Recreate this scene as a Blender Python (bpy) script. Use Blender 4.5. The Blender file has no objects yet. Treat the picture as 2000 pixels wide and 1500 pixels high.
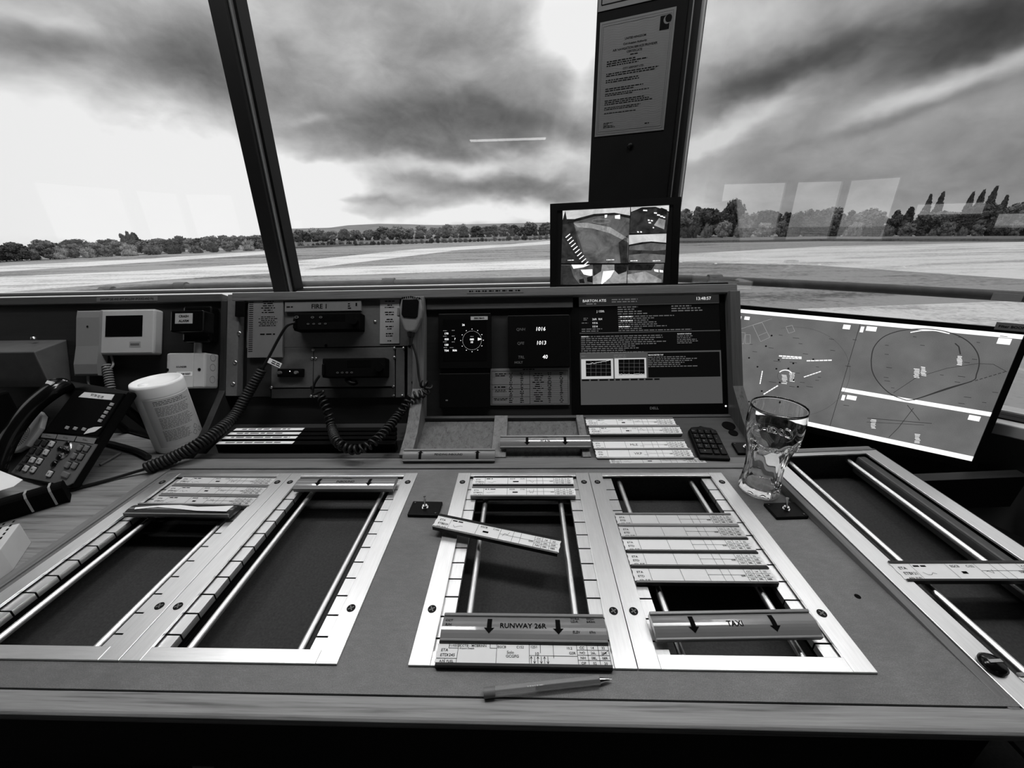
import bpy, math, random
from mathutils import Vector, Matrix
from math import sin, cos, pi, radians, sqrt

random.seed(7)
scene = bpy.context.scene
COL = scene.collection

# ---------------------------------------------------------------- camera
FPX = 774.3
PITCH, YAW, ROLL = radians(22.20), radians(2.21), radians(-1.37)
CAM = Vector((.154, -.744, .521))
FW = Vector((-sin(YAW)*cos(PITCH), cos(YAW)*cos(PITCH), -sin(PITCH)))
_r0 = Vector((cos(YAW), sin(YAW), 0)); _u0 = _r0.cross(FW)
RT = cos(ROLL)*_r0 + sin(ROLL)*_u0
UP = -sin(ROLL)*_r0 + cos(ROLL)*_u0
cd = bpy.data.cameras.new('camera'); cam = bpy.data.objects.new('camera', cd); COL.objects.link(cam)
cd.sensor_fit = 'HORIZONTAL'; cd.sensor_width = 36.0; cd.lens = 36.0*FPX/2000.0
cd.clip_start = .02; cd.clip_end = 20000
mw = Matrix.Identity(4)
for i, a in enumerate((RT, UP, -FW)):
    for j in range(3): mw[j][i] = a[j]
mw.translation = CAM
cam.matrix_world = mw
scene.camera = cam

def ray(u, v): return FW + RT*((u-1000)/FPX) + UP*((750-v)/FPX)
def onz(u, v, z=0.0):
    d = ray(u, v); return CAM + d*((z-CAM.z)/d.z)
def onpl(u, v, p0, n):
    d = ray(u, v); return CAM + d*((Vector(p0)-CAM).dot(n)/d.dot(n))

# ---------------------------------------------------------------- exposure
vs = scene.view_settings
vs.view_transform = 'Standard'; vs.look = 'None'; vs.gamma = 1.0; vs.use_curve_mapping = False
vs.exposure = EXPOSURE = 0.6

# ---------------------------------------------------------------- world: cloudy sky
SKY_GAIN = 1.0
LAMPS = [(-.75, .30, 0), (.75, .10, 0), (-.1, -4.9, .2)]; LAMP_LABELS = ['added unseen fill lamp above the telephone side', 'added unseen fill lamp above the radar monitor', 'long white lamp hanging near the rear wall']; LAMP_W = (8.5, 8.5, .1)  # first two lamps are added to brighten the desk
def build_world():
    w = bpy.data.worlds.new('cloudy_sky'); scene.world = w; w.use_nodes = True
    nt = w.node_tree; N = nt.nodes; L = nt.links
    for n in list(N): N.remove(n)
    def val(x, s):
        if isinstance(x, (int, float)): s.default_value = x
        else: L.new(x, s)
    def M(op, a, b=None, c=None, clamp=False):
        n = N.new('ShaderNodeMath'); n.operation = op; n.use_clamp = clamp
        val(a, n.inputs[0])
        if b is not None: val(b, n.inputs[1])
        if c is not None: val(c, n.inputs[2])
        return n.outputs[0]
    tc = N.new('ShaderNodeTexCoord')
    sp = N.new('ShaderNodeSeparateXYZ'); L.new(tc.outputs['Generated'], sp.inputs[0])
    X, Y, Z = sp.outputs
    az = M('ARCTAN2', X, Y); el = M('ARCSINE', Z)
    # cloud-plane style stretching for the noise: wide and flat near the horizon
    cb = N.new('ShaderNodeCombineXYZ'); L.new(X, cb.inputs[0]); L.new(Y, cb.inputs[1]); L.new(M('MULTIPLY', Z, 1.7), cb.inputs[2])
    def noise(scale, detail, rough, dist=0.0, off=0.0):
        n = N.new('ShaderNodeTexNoise'); n.inputs['Scale'].default_value = scale
        n.inputs['Detail'].default_value = detail; n.inputs['Roughness'].default_value = rough
        n.inputs['Distortion'].default_value = dist
        if off:
            m = N.new('ShaderNodeVectorMath'); m.operation = 'ADD'; L.new(cb.outputs[0], m.inputs[0]); m.inputs[1].default_value = (off, off*.7, off*.3)
            L.new(m.outputs[0], n.inputs['Vector'])
        else: L.new(cb.outputs[0], n.inputs['Vector'])
        return n.outputs['Fac']
    wx = M('SUBTRACT', noise(3.6, 4, .55, 0, 3.1), .5); wy = M('SUBTRACT', noise(4.2, 4, .55, 0, 9.7), .5)
    az2 = M('MULTIPLY_ADD', wx, .16, az); el2 = M('MULTIPLY_ADD', wy, .12, el)
    c2 = N.new('ShaderNodeCombineXYZ'); L.new(az2, c2.inputs[0]); L.new(el2, c2.inputs[1])
    def blob(px, py, sx, sy, amp, prev, rot=0.0, p=2.0):
        d = ray(px, py).normalized()
        a0 = math.atan2(d.x, d.y); e0 = math.asin(d.z)
        k = FPX/ray(px, py).dot(FW) * (ray(px, py).length)
        k = FPX * ray(px, py).length
        mp = N.new('ShaderNodeMapping'); mp.vector_type = 'TEXTURE'
        mp.inputs['Location'].default_value = (a0, e0, 0); mp.inputs['Rotation'].default_value = (0, 0, radians(rot))
        mp.inputs['Scale'].default_value = (sx/k, sy/k, 1)
        L.new(c2.outputs[0], mp.inputs['Vector'])
        ln = N.new('ShaderNodeVectorMath'); ln.operation = 'LENGTH'; L.new(mp.outputs[0], ln.inputs[0])
        e = M('EXPONENT', M('MULTIPLY', M('POWER', ln.outputs['Value'], p), -1.0))
        return M('MULTIPLY_ADD', e, amp, prev)
    acc = .74
    for b in SKY_BLOBS: acc = blob(b[0], b[1], b[2], b[3], b[4], acc, *(b[5:]))
    acc = M('MULTIPLY_ADD', M('SUBTRACT', noise(4.2, 8, .60, .4), .5), .36, acc)
    acc = M('MULTIPLY_ADD', M('SUBTRACT', noise(13.0, 6, .60, .4, 5.0), .5), .20, acc)
    acc = M('MULTIPLY', M('MINIMUM', M('MAXIMUM', acc, .26), .93), .87)
    # an overcast sky brightens steadily towards the zenith
    lin = M('MULTIPLY', M('POWER', acc, 2.2), M('MULTIPLY_ADD', M('MAXIMUM', M('SUBTRACT', Z, .36), 0.0), 3.0, 1.0))
    # ground half of the world: dull grey
    up = M('MULTIPLY_ADD', Z, 60.0, 2.4, clamp=True)
    mix = M('ADD', M('MULTIPLY', lin, up), M('MULTIPLY', M('SUBTRACT', 1.0, up), .12))
    bg = N.new('ShaderNodeBackground'); L.new(mix, bg.inputs['Color']); bg.inputs['Strength'].default_value = SKY_GAIN
    out = N.new('ShaderNodeOutputWorld'); L.new(bg.outputs[0], out.inputs['Surface'])
# cloud masses read off the photograph: centre px, radii px, brightness step, tilt
SKY_BLOBS = [
    (150, 350, 430, 150, .30, 0, 3), (500, 420, 220, 50, .20), (455, 60, 40, 120, .10),
    (310, 115, 240, 85, -.17, 6, 3), (45, 75, 100, 50, -.15), (110, 45, 60, 30, .12), (0, 5, 120, 25, .14), (330, 130, 90, 40, -.08),
    (800, 150, 360, 150, -.12, 0, 4), (860, 90, 160, 60, -.05), (700, 110, 60, 50, .08), (900, 150, 40, 40, .08), (560, 40, 60, 50, .08),
    (930, 258, 290, 48, -.20, -5, 4), (1060, 225, 110, 60, -.13), (640, 275, 140, 30, -.10, -6, 4), (600, 225, 70, 10, .10, 10),
    (1115, 20, 110, 70, .38, 0, 3), (1150, 110, 30, 70, .14),
    (570, 352, 120, 34, .30, 0, 3), (860, 318, 240, 14, .14), (1110, 300, 60, 22, .16), (990, 366, 190, 22, -.26, -5, 3),
    (690, 384, 110, 9, -.18, -3), (720, 412, 80, 13, -.20), (930, 420, 330, 22, .22, 0, 3),
    (1410, 30, 140, 60, .14), (1780, 88, 400, 62, -.30, 10, 3.5), (1480, 150, 170, 45, -.22, 12, 3), (1960, 20, 160, 60, -.12),
    (1390, 250, 130, 30, .26, 24, 3), (1560, 185, 120, 30, .22, 20, 3), (1900, 128, 170, 26, .20, 15, 3), (1700, 165, 90, 22, .12, 12),
    (1820, 200, 200, 18, -.12, 14), (1700, 310, 420, 105, -.10, 0, 4), (1880, 340, 190, 50, -.05), (1345, 390, 60, 60, .10), (1345, 180, 30, 120, .06),
]
build_world()

# ---------------------------------------------------------------- materials
MATS = {}
def _new(name):
    m = bpy.data.materials.new(name); m.use_nodes = True
    nt = m.node_tree; b = nt.nodes['Principled BSDF']; MATS[name] = m
    return m, nt, b
def g(v): return (v, v, v, 1)
def mapped(nt, scale, coord='Object', rot=(0, 0, 0)):
    tc = nt.nodes.new('ShaderNodeTexCoord'); mp = nt.nodes.new('ShaderNodeMapping')
    mp.inputs['Scale'].default_value = scale; mp.inputs['Rotation'].default_value = rot
    nt.links.new(tc.outputs[coord], mp.inputs['Vector']); return mp.outputs[0]
def noise_node(nt, vec, scale=1.0, detail=4, rough=.55, dist=0.0):
    n = nt.nodes.new('ShaderNodeTexNoise'); n.inputs['Scale'].default_value = scale; n.inputs['Detail'].default_value = detail
    n.inputs['Roughness'].default_value = rough; n.inputs['Distortion'].default_value = dist
    nt.links.new(vec, n.inputs['Vector']); return n.outputs['Fac']
def ramp(nt, fac, stops):
    r = nt.nodes.new('ShaderNodeValToRGB'); nt.links.new(fac, r.inputs['Fac'])
    e = r.color_ramp.elements
    e[0].position, e[0].color = stops[0][0], g(stops[0][1]); e[1].position, e[1].color = stops[-1][0], g(stops[-1][1])
    for p, v in stops[1:-1]:
        k = e.new(p); k.color = g(v)
    return r.outputs['Color']
def bump(nt, b, h, strength=.2, dist=.001):
    n = nt.nodes.new('ShaderNodeBump'); n.inputs['Strength'].default_value = strength; n.inputs['Distance'].default_value = dist
    nt.links.new(h, n.inputs['Height']); nt.links.new(n.outputs[0], b.inputs['Normal'])
def plain(name, v, rough=.5, metal=0.0, var=.12, scale=60, spec=.5, bmp=0.0, bscale=400, stretch=(1, 1, 1), coat=0.0):
    if name in MATS: return MATS[name]
    m, nt, b = _new(name)
    b.inputs['Roughness'].default_value = rough; b.inputs['Metallic'].default_value = metal
    b.inputs['Specular IOR Level'].default_value = spec; b.inputs['Coat Weight'].default_value = coat
    if var > 0:
        f = noise_node(nt, mapped(nt, tuple(scale*s for s in stretch)), 1.0, 5)
        c = ramp(nt, f, [(.25, v*(1-var)), (.75, min(1, v*(1+var)))]); nt.links.new(c, b.inputs['Base Color'])
    else: b.inputs['Base Color'].default_value = g(v)
    if bmp > 0: bump(nt, b, noise_node(nt, mapped(nt, (bscale,)*3), 1.0, 3), bmp)
    return m
def wood(name, v, contrast=.45, along='x', rough=.5, scale=1.0, spec=.4):
    if name in MATS: return MATS[name]
    m, nt, b = _new(name); b.inputs['Roughness'].default_value = rough; b.inputs['Specular IOR Level'].default_value = spec
    s = {'x': (3.0, 90, 90), 'y': (90, 3.0, 90), 'z': (90, 90, 3.0)}[along]
    vec = mapped(nt, tuple(k*scale for k in s))
    f = noise_node(nt, vec, 1.0, 6, .62, .8)
    s2 = {'x': (14.0, 420, 420), 'y': (420, 14.0, 420), 'z': (420, 420, 14.0)}[along]
    f2 = noise_node(nt, mapped(nt, tuple(k*scale for k in s2)), 1.0, 3, .6)
    ad = nt.nodes.new('ShaderNodeMath'); ad.operation = 'MULTIPLY_ADD'; nt.links.new(f2, ad.inputs[0]); ad.inputs[1].default_value = .55; nt.links.new(f, ad.inputs[2])
    c = ramp(nt, ad.outputs[0], [(.52, v*(1-contrast)), (.74, v), (1.02, v*(1+contrast*.6))])
    nt.links.new(c, b.inputs['Base Color']); bump(nt, b, ad.outputs[0], .25, .0006)
    return m
def emit(name, v, strength=1.0, rough=.25, base=.004, spec=.12):
    if name in MATS: return MATS[name]
    m, nt, b = _new(name)
    b.inputs['Base Color'].default_value = g(base); b.inputs['Roughness'].default_value = rough; b.inputs['Specular IOR Level'].default_value = spec
    b.inputs['Emission Color'].default_value = g(v); b.inputs['Emission Strength'].default_value = strength
    return m
def pane_glass(name, refl0=.04, tint=.95):
    m, nt, b = _new(name); nt.nodes.remove(b)
    out = nt.nodes['Material Output']
    tr = nt.nodes.new('ShaderNodeBsdfTransparent'); tr.inputs[0].default_value = g(tint)
    gl = nt.nodes.new('ShaderNodeBsdfGlossy'); gl.inputs['Roughness'].default_value = 0.0
    fr = nt.nodes.new('ShaderNodeFresnel'); fr.inputs['IOR'].default_value = refl0
    mx = nt.nodes.new('ShaderNodeMixShader'); nt.links.new(fr.outputs[0], mx.inputs[0])
    nt.links.new(tr.outputs[0], mx.inputs[1]); nt.links.new(gl.outputs[0], mx.inputs[2]); nt.links.new(mx.outputs[0], out.inputs[0])
    return m
def solid_glass(name, ior=1.5, rough=0.0, tint=1.0):
    m, nt, b = _new(name)
    b.inputs['Base Color'].default_value = g(tint); b.inputs['Transmission Weight'].default_value = 1.0
    b.inputs['IOR'].default_value = ior; b.inputs['Roughness'].default_value = rough
    return m

ALU = plain('brushed_aluminium', .92, .34, 1.0, .06, 40, stretch=(8, .6, 8), bmp=.06, bscale=700)
ALU_D = plain('dull_aluminium', .62, .42, 1.0, .10, 60)
ALU_X = plain('brushed_aluminium_crosswise', .92, .34, 1.0, .06, 40, stretch=(.6, 8, 8), bmp=.06, bscale=700)
CHROME = plain('chrome', .9, .12, 1.0, 0)
LAM = None
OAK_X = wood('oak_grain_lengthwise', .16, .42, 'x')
OAK_Y = wood('oak_grain_depthwise', .16, .42, 'y')
OAK_Z = wood('oak_grain_upright', .24, .42, 'z')
OAK_TRAY = wood('oak_tray_veneer', .12, .6, 'z', scale=.9)
OAK_TZ = wood('oak_tray_divider', .17, .6, 'z', scale=.8)
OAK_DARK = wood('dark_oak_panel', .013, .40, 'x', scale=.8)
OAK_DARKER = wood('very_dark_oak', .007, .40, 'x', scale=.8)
OAK_LEFT = wood('oak_side_desk', .22, .65, 'x', scale=1.2)
BLACK = plain('black_plastic', .003, .42, 0, .2, 80, spec=.12)
BLACK_M = plain('matt_black_plastic', .003, .8, 0, .2, 80, spec=.06)
BLACK_G = plain('gloss_black_plastic', .004, .16, 0, 0, spec=.3)
VELVET = plain('dark_well_lining', .042, .7, 0, .30, 260, spec=.2, bmp=.4, bscale=900)
PAPER = plain('white_paper', .86, .7, 0, .03, 30, spec=.2)
PAPER_G = plain('greyish_paper', .62, .7, 0, .04, 30, spec=.2)
INK = plain('black_ink', .002, .8, 0, 0, spec=.08)
INK_G = plain('grey_ink', .12, .7, 0, 0)
WHITE_P = plain('white_plastic', .55, .45, 0, .04, 20)
CREAM_P = plain('ivory_plastic', .50, .5, 0, .05, 20)
GREY_P = plain('grey_plastic', .16, .45, 0, .08, 60)
GREY_L = plain('light_grey_plastic', .34, .4, 0, .06, 60)
HOLD_G = plain('grey_strip_holder_plastic', .22, .32, 0, .06, 60)
HOLD_B = plain('black_strip_holder_plastic', .006, .35, 0, .1, 60)
GLOSS_G = plain('glossy_grey_label', .20, .22, 0, .05, 30, coat=.5)
RACK = plain('grey_painted_rack_panel', .095, .42, .0, .12, 120, bmp=.1, bscale=900)
RACK_L = plain('lighter_rack_strip', .13, .42, .0, .12, 120, bmp=.1, bscale=900)
STEEL = plain('steel', .5, .3, 1.0, .1, 40)
WALLP = plain('painted_wall', .08, .8, 0, .08, 4)
CEIL = plain('ceiling_board', .14, .9, 0, .05, 4)
PILLAR = plain('dark_painted_pillar', .006, .9, 0, .15, 12, spec=.1, bmp=.1, bscale=150)
FRAME_D = plain('dark_window_frame', .006, .6, .0, .12, 20, spec=.15)
FRAME_L = plain('window_frame_metal', .30, .35, .8, .1, 20)
FLOOR = plain('dark_carpet', .02, .95, 0, .3, 120, bmp=.3, bscale=300)
RUBBER = plain('black_rubber', .005, .5, 0, .2, 80)
TUB = plain('wipe_tub_plastic', .94, .38, 0, .04, 20)

def laminate():
    m, nt, b = _new('speckled_laminate')
    b.inputs['Roughness'].default_value = .46; b.inputs['Specular IOR Level'].default_value = .45
    f1 = noise_node(nt, mapped(nt, (700, 700, 700)), 1, 2, .6)
    f2 = noise_node(nt, mapped(nt, (9, 9, 9)), 1, 5, .6, .6)
    f3 = noise_node(nt, mapped(nt, (60, 150, 100), rot=(0, 0, .6)), 1, 3, .6)
    fm = nt.nodes.new('ShaderNodeMath'); fm.operation = 'MULTIPLY_ADD'; nt.links.new(f2, fm.inputs[0]); fm.inputs[1].default_value = .45; fm.inputs[2].default_value = .20
    a = nt.nodes.new('ShaderNodeMath'); a.operation = 'MULTIPLY_ADD'; nt.links.new(f1, a.inputs[0]); a.inputs[1].default_value = .55; nt.links.new(fm.outputs[0], a.inputs[2])
    a2 = nt.nodes.new('ShaderNodeMath'); a2.operation = 'MULTIPLY_ADD'; nt.links.new(f3, a2.inputs[0]); a2.inputs[1].default_value = .22; nt.links.new(a.outputs[0], a2.inputs[2])
    c = ramp(nt, a2.outputs[0], [(.55, .090), (.79, .145), (1.05, .23)])
    nt.links.new(c, b.inputs['Base Color'])
    r = nt.nodes.new('ShaderNodeMapRange'); nt.links.new(f2, r.inputs[0]); r.inputs[1].default_value = .3; r.inputs[2].default_value = .7; r.inputs[3].default_value = .40; r.inputs[4].default_value = .56
    nt.links.new(r.outputs[0], b.inputs['Roughness']); bump(nt, b, f1, .08, .0004)
    return m
LAM = laminate()

# ---------------------------------------------------------------- mesh helpers
_txt = {}
def text_geo(s, bold=0.0):
    key = (s, bold)
    if key in _txt: return _txt[key]
    c = bpy.data.curves.new('t', 'FONT'); c.body = s; c.size = 1.0; c.offset = bold; c.resolution_u = 2
    o = bpy.data.objects.new('t', c); COL.objects.link(o)
    dg = bpy.context.evaluated_depsgraph_get(); dg.update()
    me = o.evaluated_get(dg).to_mesh()
    vsx = [tuple(v.co) for v in me.vertices]; fs = [tuple(p.vertices) for p in me.polygons]
    xs = [v[0] for v in vsx] or [0]
    w0, w1 = min(xs), max(xs)
    o.evaluated_get(dg).to_mesh_clear(); bpy.data.objects.remove(o); bpy.data.curves.remove(c)
    _txt[key] = (vsx, fs, w0, w1); return _txt[key]

class MB:
    def __init__(s): s.v = []; s.f = []; s.mi = []; s.sm = []; s.T = Matrix.Identity(4); s.cur = 0
    def add(s, vs_, fs_, smooth=False):
        n = len(s.v); T = s.T
        s.v += [tuple(T @ Vector(p)) for p in vs_]
        for f in fs_:
            s.f.append(tuple(n+i for i in f)); s.mi.append(s.cur); s.sm.append(smooth)
        return s
    def box(s, x0, x1, y0, y1, z0, z1):
        return s.add([(x0,y0,z0),(x1,y0,z0),(x1,y1,z0),(x0,y1,z0),(x0,y0,z1),(x1,y0,z1),(x1,y1,z1),(x0,y1,z1)],
                     [(0,3,2,1),(4,5,6,7),(0,1,5,4),(1,2,6,5),(2,3,7,6),(3,0,4,7)])
    def prism(s, poly, z0, z1):
        n = len(poly)
        return s.add([(x,y,z0) for x,y in poly]+[(x,y,z1) for x,y in poly],
                     [tuple(range(n))[::-1], tuple(range(n,2*n))]+[(i,(i+1)%n,n+(i+1)%n,n+i) for i in range(n)])
    def ext_x(s, prof, x0, x1, smooth=False):   # prof: (y,z) polygon swept along x
        n = len(prof)
        s.add([(x0,y,z) for y,z in prof]+[(x1,y,z) for y,z in prof], [(i,(i+1)%n,n+(i+1)%n,n+i) for i in range(n)], smooth)
        return s.add([(x0,y,z) for y,z in prof]+[(x1,y,z) for y,z in prof], [tuple(range(n))[::-1], tuple(range(n,2*n))])
    def poly(s, pts): return s.add(pts, [tuple(range(len(pts)))])
    def cyl(s, p0, p1, r, seg=16, r2=None, smooth=True, cap=True):
        p0, p1 = Vector(p0), Vector(p1); d = (p1-p0).normalized()
        a = d.orthogonal().normalized(); b = d.cross(a); r2 = r if r2 is None else r2
        c0 = [p0+(a*cos(2*pi*i/seg)+b*sin(2*pi*i/seg))*r for i in range(seg)]
        c1 = [p1+(a*cos(2*pi*i/seg)+b*sin(2*pi*i/seg))*r2 for i in range(seg)]
        s.add(c0+c1, [(i,(i+1)%seg,seg+(i+1)%seg,seg+i) for i in range(seg)], smooth)
        if cap: s.add(c0+c1, [tuple(range(seg))[::-1], tuple(range(seg,2*seg))])
        return s
    def tube(s, path, r, seg=10, cap=True, radii=None):
        P = [Vector(p) for p in path]; n = len(P)
        tan = [(P[min(i+1,n-1)]-P[max(i-1,0)]).normalized() for i in range(n)]
        a = tan[0].orthogonal().normalized(); vs_ = []
        for i in range(n):
            a = (a - tan[i]*a.dot(tan[i])).normalized(); b = tan[i].cross(a)
            rr = radii[i] if radii else r
            vs_ += [P[i]+(a*cos(2*pi*k/seg)+b*sin(2*pi*k/seg))*rr for k in range(seg)]
        fs_ = [(i*seg+k, i*seg+(k+1)%seg, (i+1)*seg+(k+1)%seg, (i+1)*seg+k) for i in range(n-1) for k in range(seg)]
        s.add(vs_, fs_, True)
        if cap: s.add(vs_, [tuple(range(seg))[::-1], tuple(range((n-1)*seg, n*seg))])
        return s
    def lathe(s, prof, seg=32, c=(0,0,0), smooth=True, rfun=None):
        n = len(prof); vs_ = []
        for j, (r, z) in enumerate(prof):
            for k in range(seg):
                t = 2*pi*k/seg; rr = r*(rfun(t, z) if rfun else 1)
                vs_.append((c[0]+rr*cos(t), c[1]+rr*sin(t), c[2]+z))
        fs_ = [(j*seg+k, j*seg+(k+1)%seg, (j+1)*seg+(k+1)%seg, (j+1)*seg+k) for j in range(n-1) for k in range(seg)]
        return s.add(vs_, fs_, smooth)
    def disc(s, c, r, seg=20, nz=1):
        return s.add([(c[0]+r*cos(2*pi*i/seg), c[1]+r*sin(2*pi*i/seg), c[2]) for i in range(seg)], [tuple(range(seg))])
    def ring(s, c, r0, r1, seg=40, a0=0, a1=2*pi):
        full = abs(a1-a0-2*pi) < 1e-6; n = seg if full else seg+1
        vs_ = [(c[0]+r*cos(a0+(a1-a0)*i/seg), c[1]+r*sin(a0+(a1-a0)*i/seg), c[2]) for r in (r0, r1) for i in range(n)]
        return s.add(vs_, [(i, (i+1)%n, n+(i+1)%n, n+i)[::-1] for i in range(seg)])
    def text(s, t, x, y, size, z=0.0, align='c', bold=0.0, sx=1.0, rot=0.0, shear=0.0):
        vs_, fs_, w0, w1 = text_geo(t, bold)
        dx = {'c': -(w0+w1)/2, 'l': -w0, 'r': -w1}[align]; cr, sr = cos(rot), sin(rot)
        out = []
        for px, py, _ in vs_:
            qx = (px+dx)*size*sx + shear*py*size; qy = (py-.35)*size
            out.append((x+qx*cr-qy*sr, y+qx*sr+qy*cr, z))
        return s.add(out, fs_)
    def line(s, x0, y0, x1, y1, w, z=0.0):
        d = Vector((x1-x0, y1-y0)); 
        if d.length < 1e-9: return s
        n = Vector((-d.y, d.x)).normalized()*(w/2)
        return s.add([(x0-n.x,y0-n.y,z),(x1-n.x,y1-n.y,z),(x1+n.x,y1+n.y,z),(x0+n.x,y0+n.y,z)], [(0,1,2,3)])
    def rect(s, x0, y0, x1, y1, z=0.0): return s.add([(x0,y0,z),(x1,y0,z),(x1,y1,z),(x0,y1,z)], [(0,1,2,3)])
    def microtext(s, x0, y0, x1, y1, rows, z=0.0, h=.5, seed=1, center=False, fill=(.5, 1.0)):
        """rows of tiny word-length dashes: print too small to read"""
        rg = random.Random(seed); dy = (y1-y0)/rows
        for i in range(rows):
            yc = y1-(i+.5)*dy; wlen = (x1-x0)*rg.uniform(*fill); x = x0 + ((x1-x0-wlen)/2 if center else 0); xe = x+wlen
            while x < xe:
                w = min(rg.uniform(.7, 2.6)*dy, xe-x); s.rect(x, yc-dy*h/2, x+w, yc+dy*h/2, z); x += w+.45*dy
        return s
    def helix(s, path, R, r, turns, seg=6, per=14, phase=0.0):
        P = [Vector(p) for p in path]; L = [0]
        for i in range(1, len(P)): L.append(L[-1]+(P[i]-P[i-1]).length)
        n = int(turns*per); pts = []
        a = (P[1]-P[0]).normalized().orthogonal().normalized(); k = 0
        for i in range(n+1):
            d = L[-1]*i/n
            while k < len(P)-2 and L[k+1] < d: k += 1
            t = (d-L[k])/(L[k+1]-L[k]); c = P[k].lerp(P[k+1], t); tg = (P[k+1]-P[k]).normalized()
            a = (a-tg*a.dot(tg)).normalized(); b = tg.cross(a); th = phase+2*pi*i/per
            RR = R(i/n) if callable(R) else R
            pts.append(c+(a*cos(th)+b*sin(th))*RR)
        return s.tube(pts, r, seg)
    def mesh(s, name, mats):
        me = bpy.data.meshes.new(name); me.from_pydata(s.v, [], s.f)
        for m in (mats if isinstance(mats, (list, tuple)) else [mats]): me.materials.append(m)
        me.polygons.foreach_set('material_index', s.mi); me.polygons.foreach_set('use_smooth', s.sm)
        me.update(); return me

PRINTS = {'printing', 'lettering', 'small_text', 'screen_text', 'caption_text', 'map_lines', 'aircraft_tags', 'map_dots', 'airspace_outlines', 'window_bars', 'range_rings', 'readout', 'captions', 'print', 'security_waves', 'label_print', 'label_text', 'view_sky', 'view_field', 'view_dark_ground', 'view_paths', 'view_trees', 'view_highlights', 'chart_grids', 'chart_frames', 'chart_areas', 'text_panels', 'pad_print', 'key_legend', 'speaker_holes', 'screw_slot', 'imprint', 'note_text', 'tab_print', 'tag_print', 'knockout_rings', 'nameplate_print', 'grille_ribs', 'maker_name', 'small_mark'}
def smooth_path(pts, n=8):
    P = [Vector(p) for p in pts]; out = []
    for i in range(len(P)-1):
        p0 = P[max(i-1,0)]; p1 = P[i]; p2 = P[i+1]; p3 = P[min(i+2,len(P)-1)]
        for k in range(n):
            t = k/n
            out.append(.5*((2*p1)+(p2-p0)*t+(2*p0-5*p1+4*p2-p3)*t*t+(3*p1-p0-3*p2+p3)*t*t*t))
    out.append(P[-1]); return out

def link(o, parent=None):
    COL.objects.link(o)
    if parent is not None: o.parent = parent
    return o
def bevel(o, w, seg=2, angle=50):
    m = o.modifiers.new('bevel', 'BEVEL'); m.width = w; m.segments = seg; m.limit_method = 'ANGLE'; m.angle_limit = radians(angle); m.harden_normals = False
    return o
def part(name, mb, mats, parent, bev=0.0, label=None, seg=2):
    o = bpy.data.objects.new(name, mb.mesh(name, mats) if isinstance(mb, MB) else mb); link(o, parent)
    if bev: bevel(o, bev, seg)
    if label: o['label'] = label
    if name in PRINTS: o['kind'] = 'stuff'
    return o
def tag(o, label, cat, group=None):
    o['label'] = label; o['category'] = cat
    if group: o['group'] = group
    return o
def thing(name, label, cat, M=None, group=None):
    o = bpy.data.objects.new(name, None); link(o); o.empty_display_size = .02
    if M is not None: o.matrix_world = M
    return tag(o, label, cat, group)
def single(name, mb, mats, label, cat, M=None, group=None, bev=0.0):
    o = bpy.data.objects.new(name, mb.mesh(name, mats)); link(o)
    if M is not None: o.matrix_world = M
    if bev: bevel(o, bev)
    return tag(o, label, cat, group)
def struct(name, mb, mats, M=None, parent=None, bev=0.0):
    o = bpy.data.objects.new(name, mb.mesh(name, mats)); link(o, parent)
    if M is not None: o.matrix_world = M
    if bev: bevel(o, bev)
    if parent is None: o['kind'] = 'structure'
    return o
def frame(o, ex, ey):
    ex = Vector(ex).normalized(); ey = Vector(ey); ey = (ey-ex*ey.dot(ex)).normalized(); ez = ex.cross(ey)
    M = Matrix.Identity(4)
    for i, a in enumerate((ex, ey, ez)):
        for j in range(3): M[j][i] = a[j]
    M.translation = Vector(o); return M
def at(x, y, z=0.0, rz=0.0, rx=0.0, ry=0.0):
    return Matrix.Translation((x, y, z)) @ Matrix.Rotation(rz, 4, 'Z') @ Matrix.Rotation(ry, 4, 'Y') @ Matrix.Rotation(rx, 4, 'X')
def copy_tree(o, parent=None):
    c = o.copy(); link(c, parent)
    for ch in list(o.children): copy_tree(ch, c)
    return c

def grid_plate(mb, xs, ys, holes, z0, z1):
    """flat board with rectangular holes; xs, ys are the cut lines, holes a set of (i, j) cells"""
    nx, ny = len(xs)-1, len(ys)-1; solid = lambda i, j: 0 <= i < nx and 0 <= j < ny and (i, j) not in holes
    for i in range(nx):
        for j in range(ny):
            if not solid(i, j): continue
            x0, x1, y0, y1 = xs[i], xs[i+1], ys[j], ys[j+1]
            mb.add([(x0,y0,z1),(x1,y0,z1),(x1,y1,z1),(x0,y1,z1)], [(0,1,2,3)]); mb.add([(x0,y0,z0),(x1,y0,z0),(x1,y1,z0),(x0,y1,z0)], [(3,2,1,0)])
            if not solid(i-1, j): mb.add([(x0,y0,z0),(x0,y0,z1),(x0,y1,z1),(x0,y1,z0)], [(0,1,2,3)])
            if not solid(i+1, j): mb.add([(x1,y0,z0),(x1,y1,z0),(x1,y1,z1),(x1,y0,z1)], [(0,1,2,3)])
            if not solid(i, j-1): mb.add([(x0,y0,z0),(x1,y0,z0),(x1,y0,z1),(x0,y0,z1)], [(0,1,2,3)])
            if not solid(i, j+1): mb.add([(x0,y1,z0),(x0,y1,z1),(x1,y1,z1),(x1,y1,z0)], [(0,1,2,3)])
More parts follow.
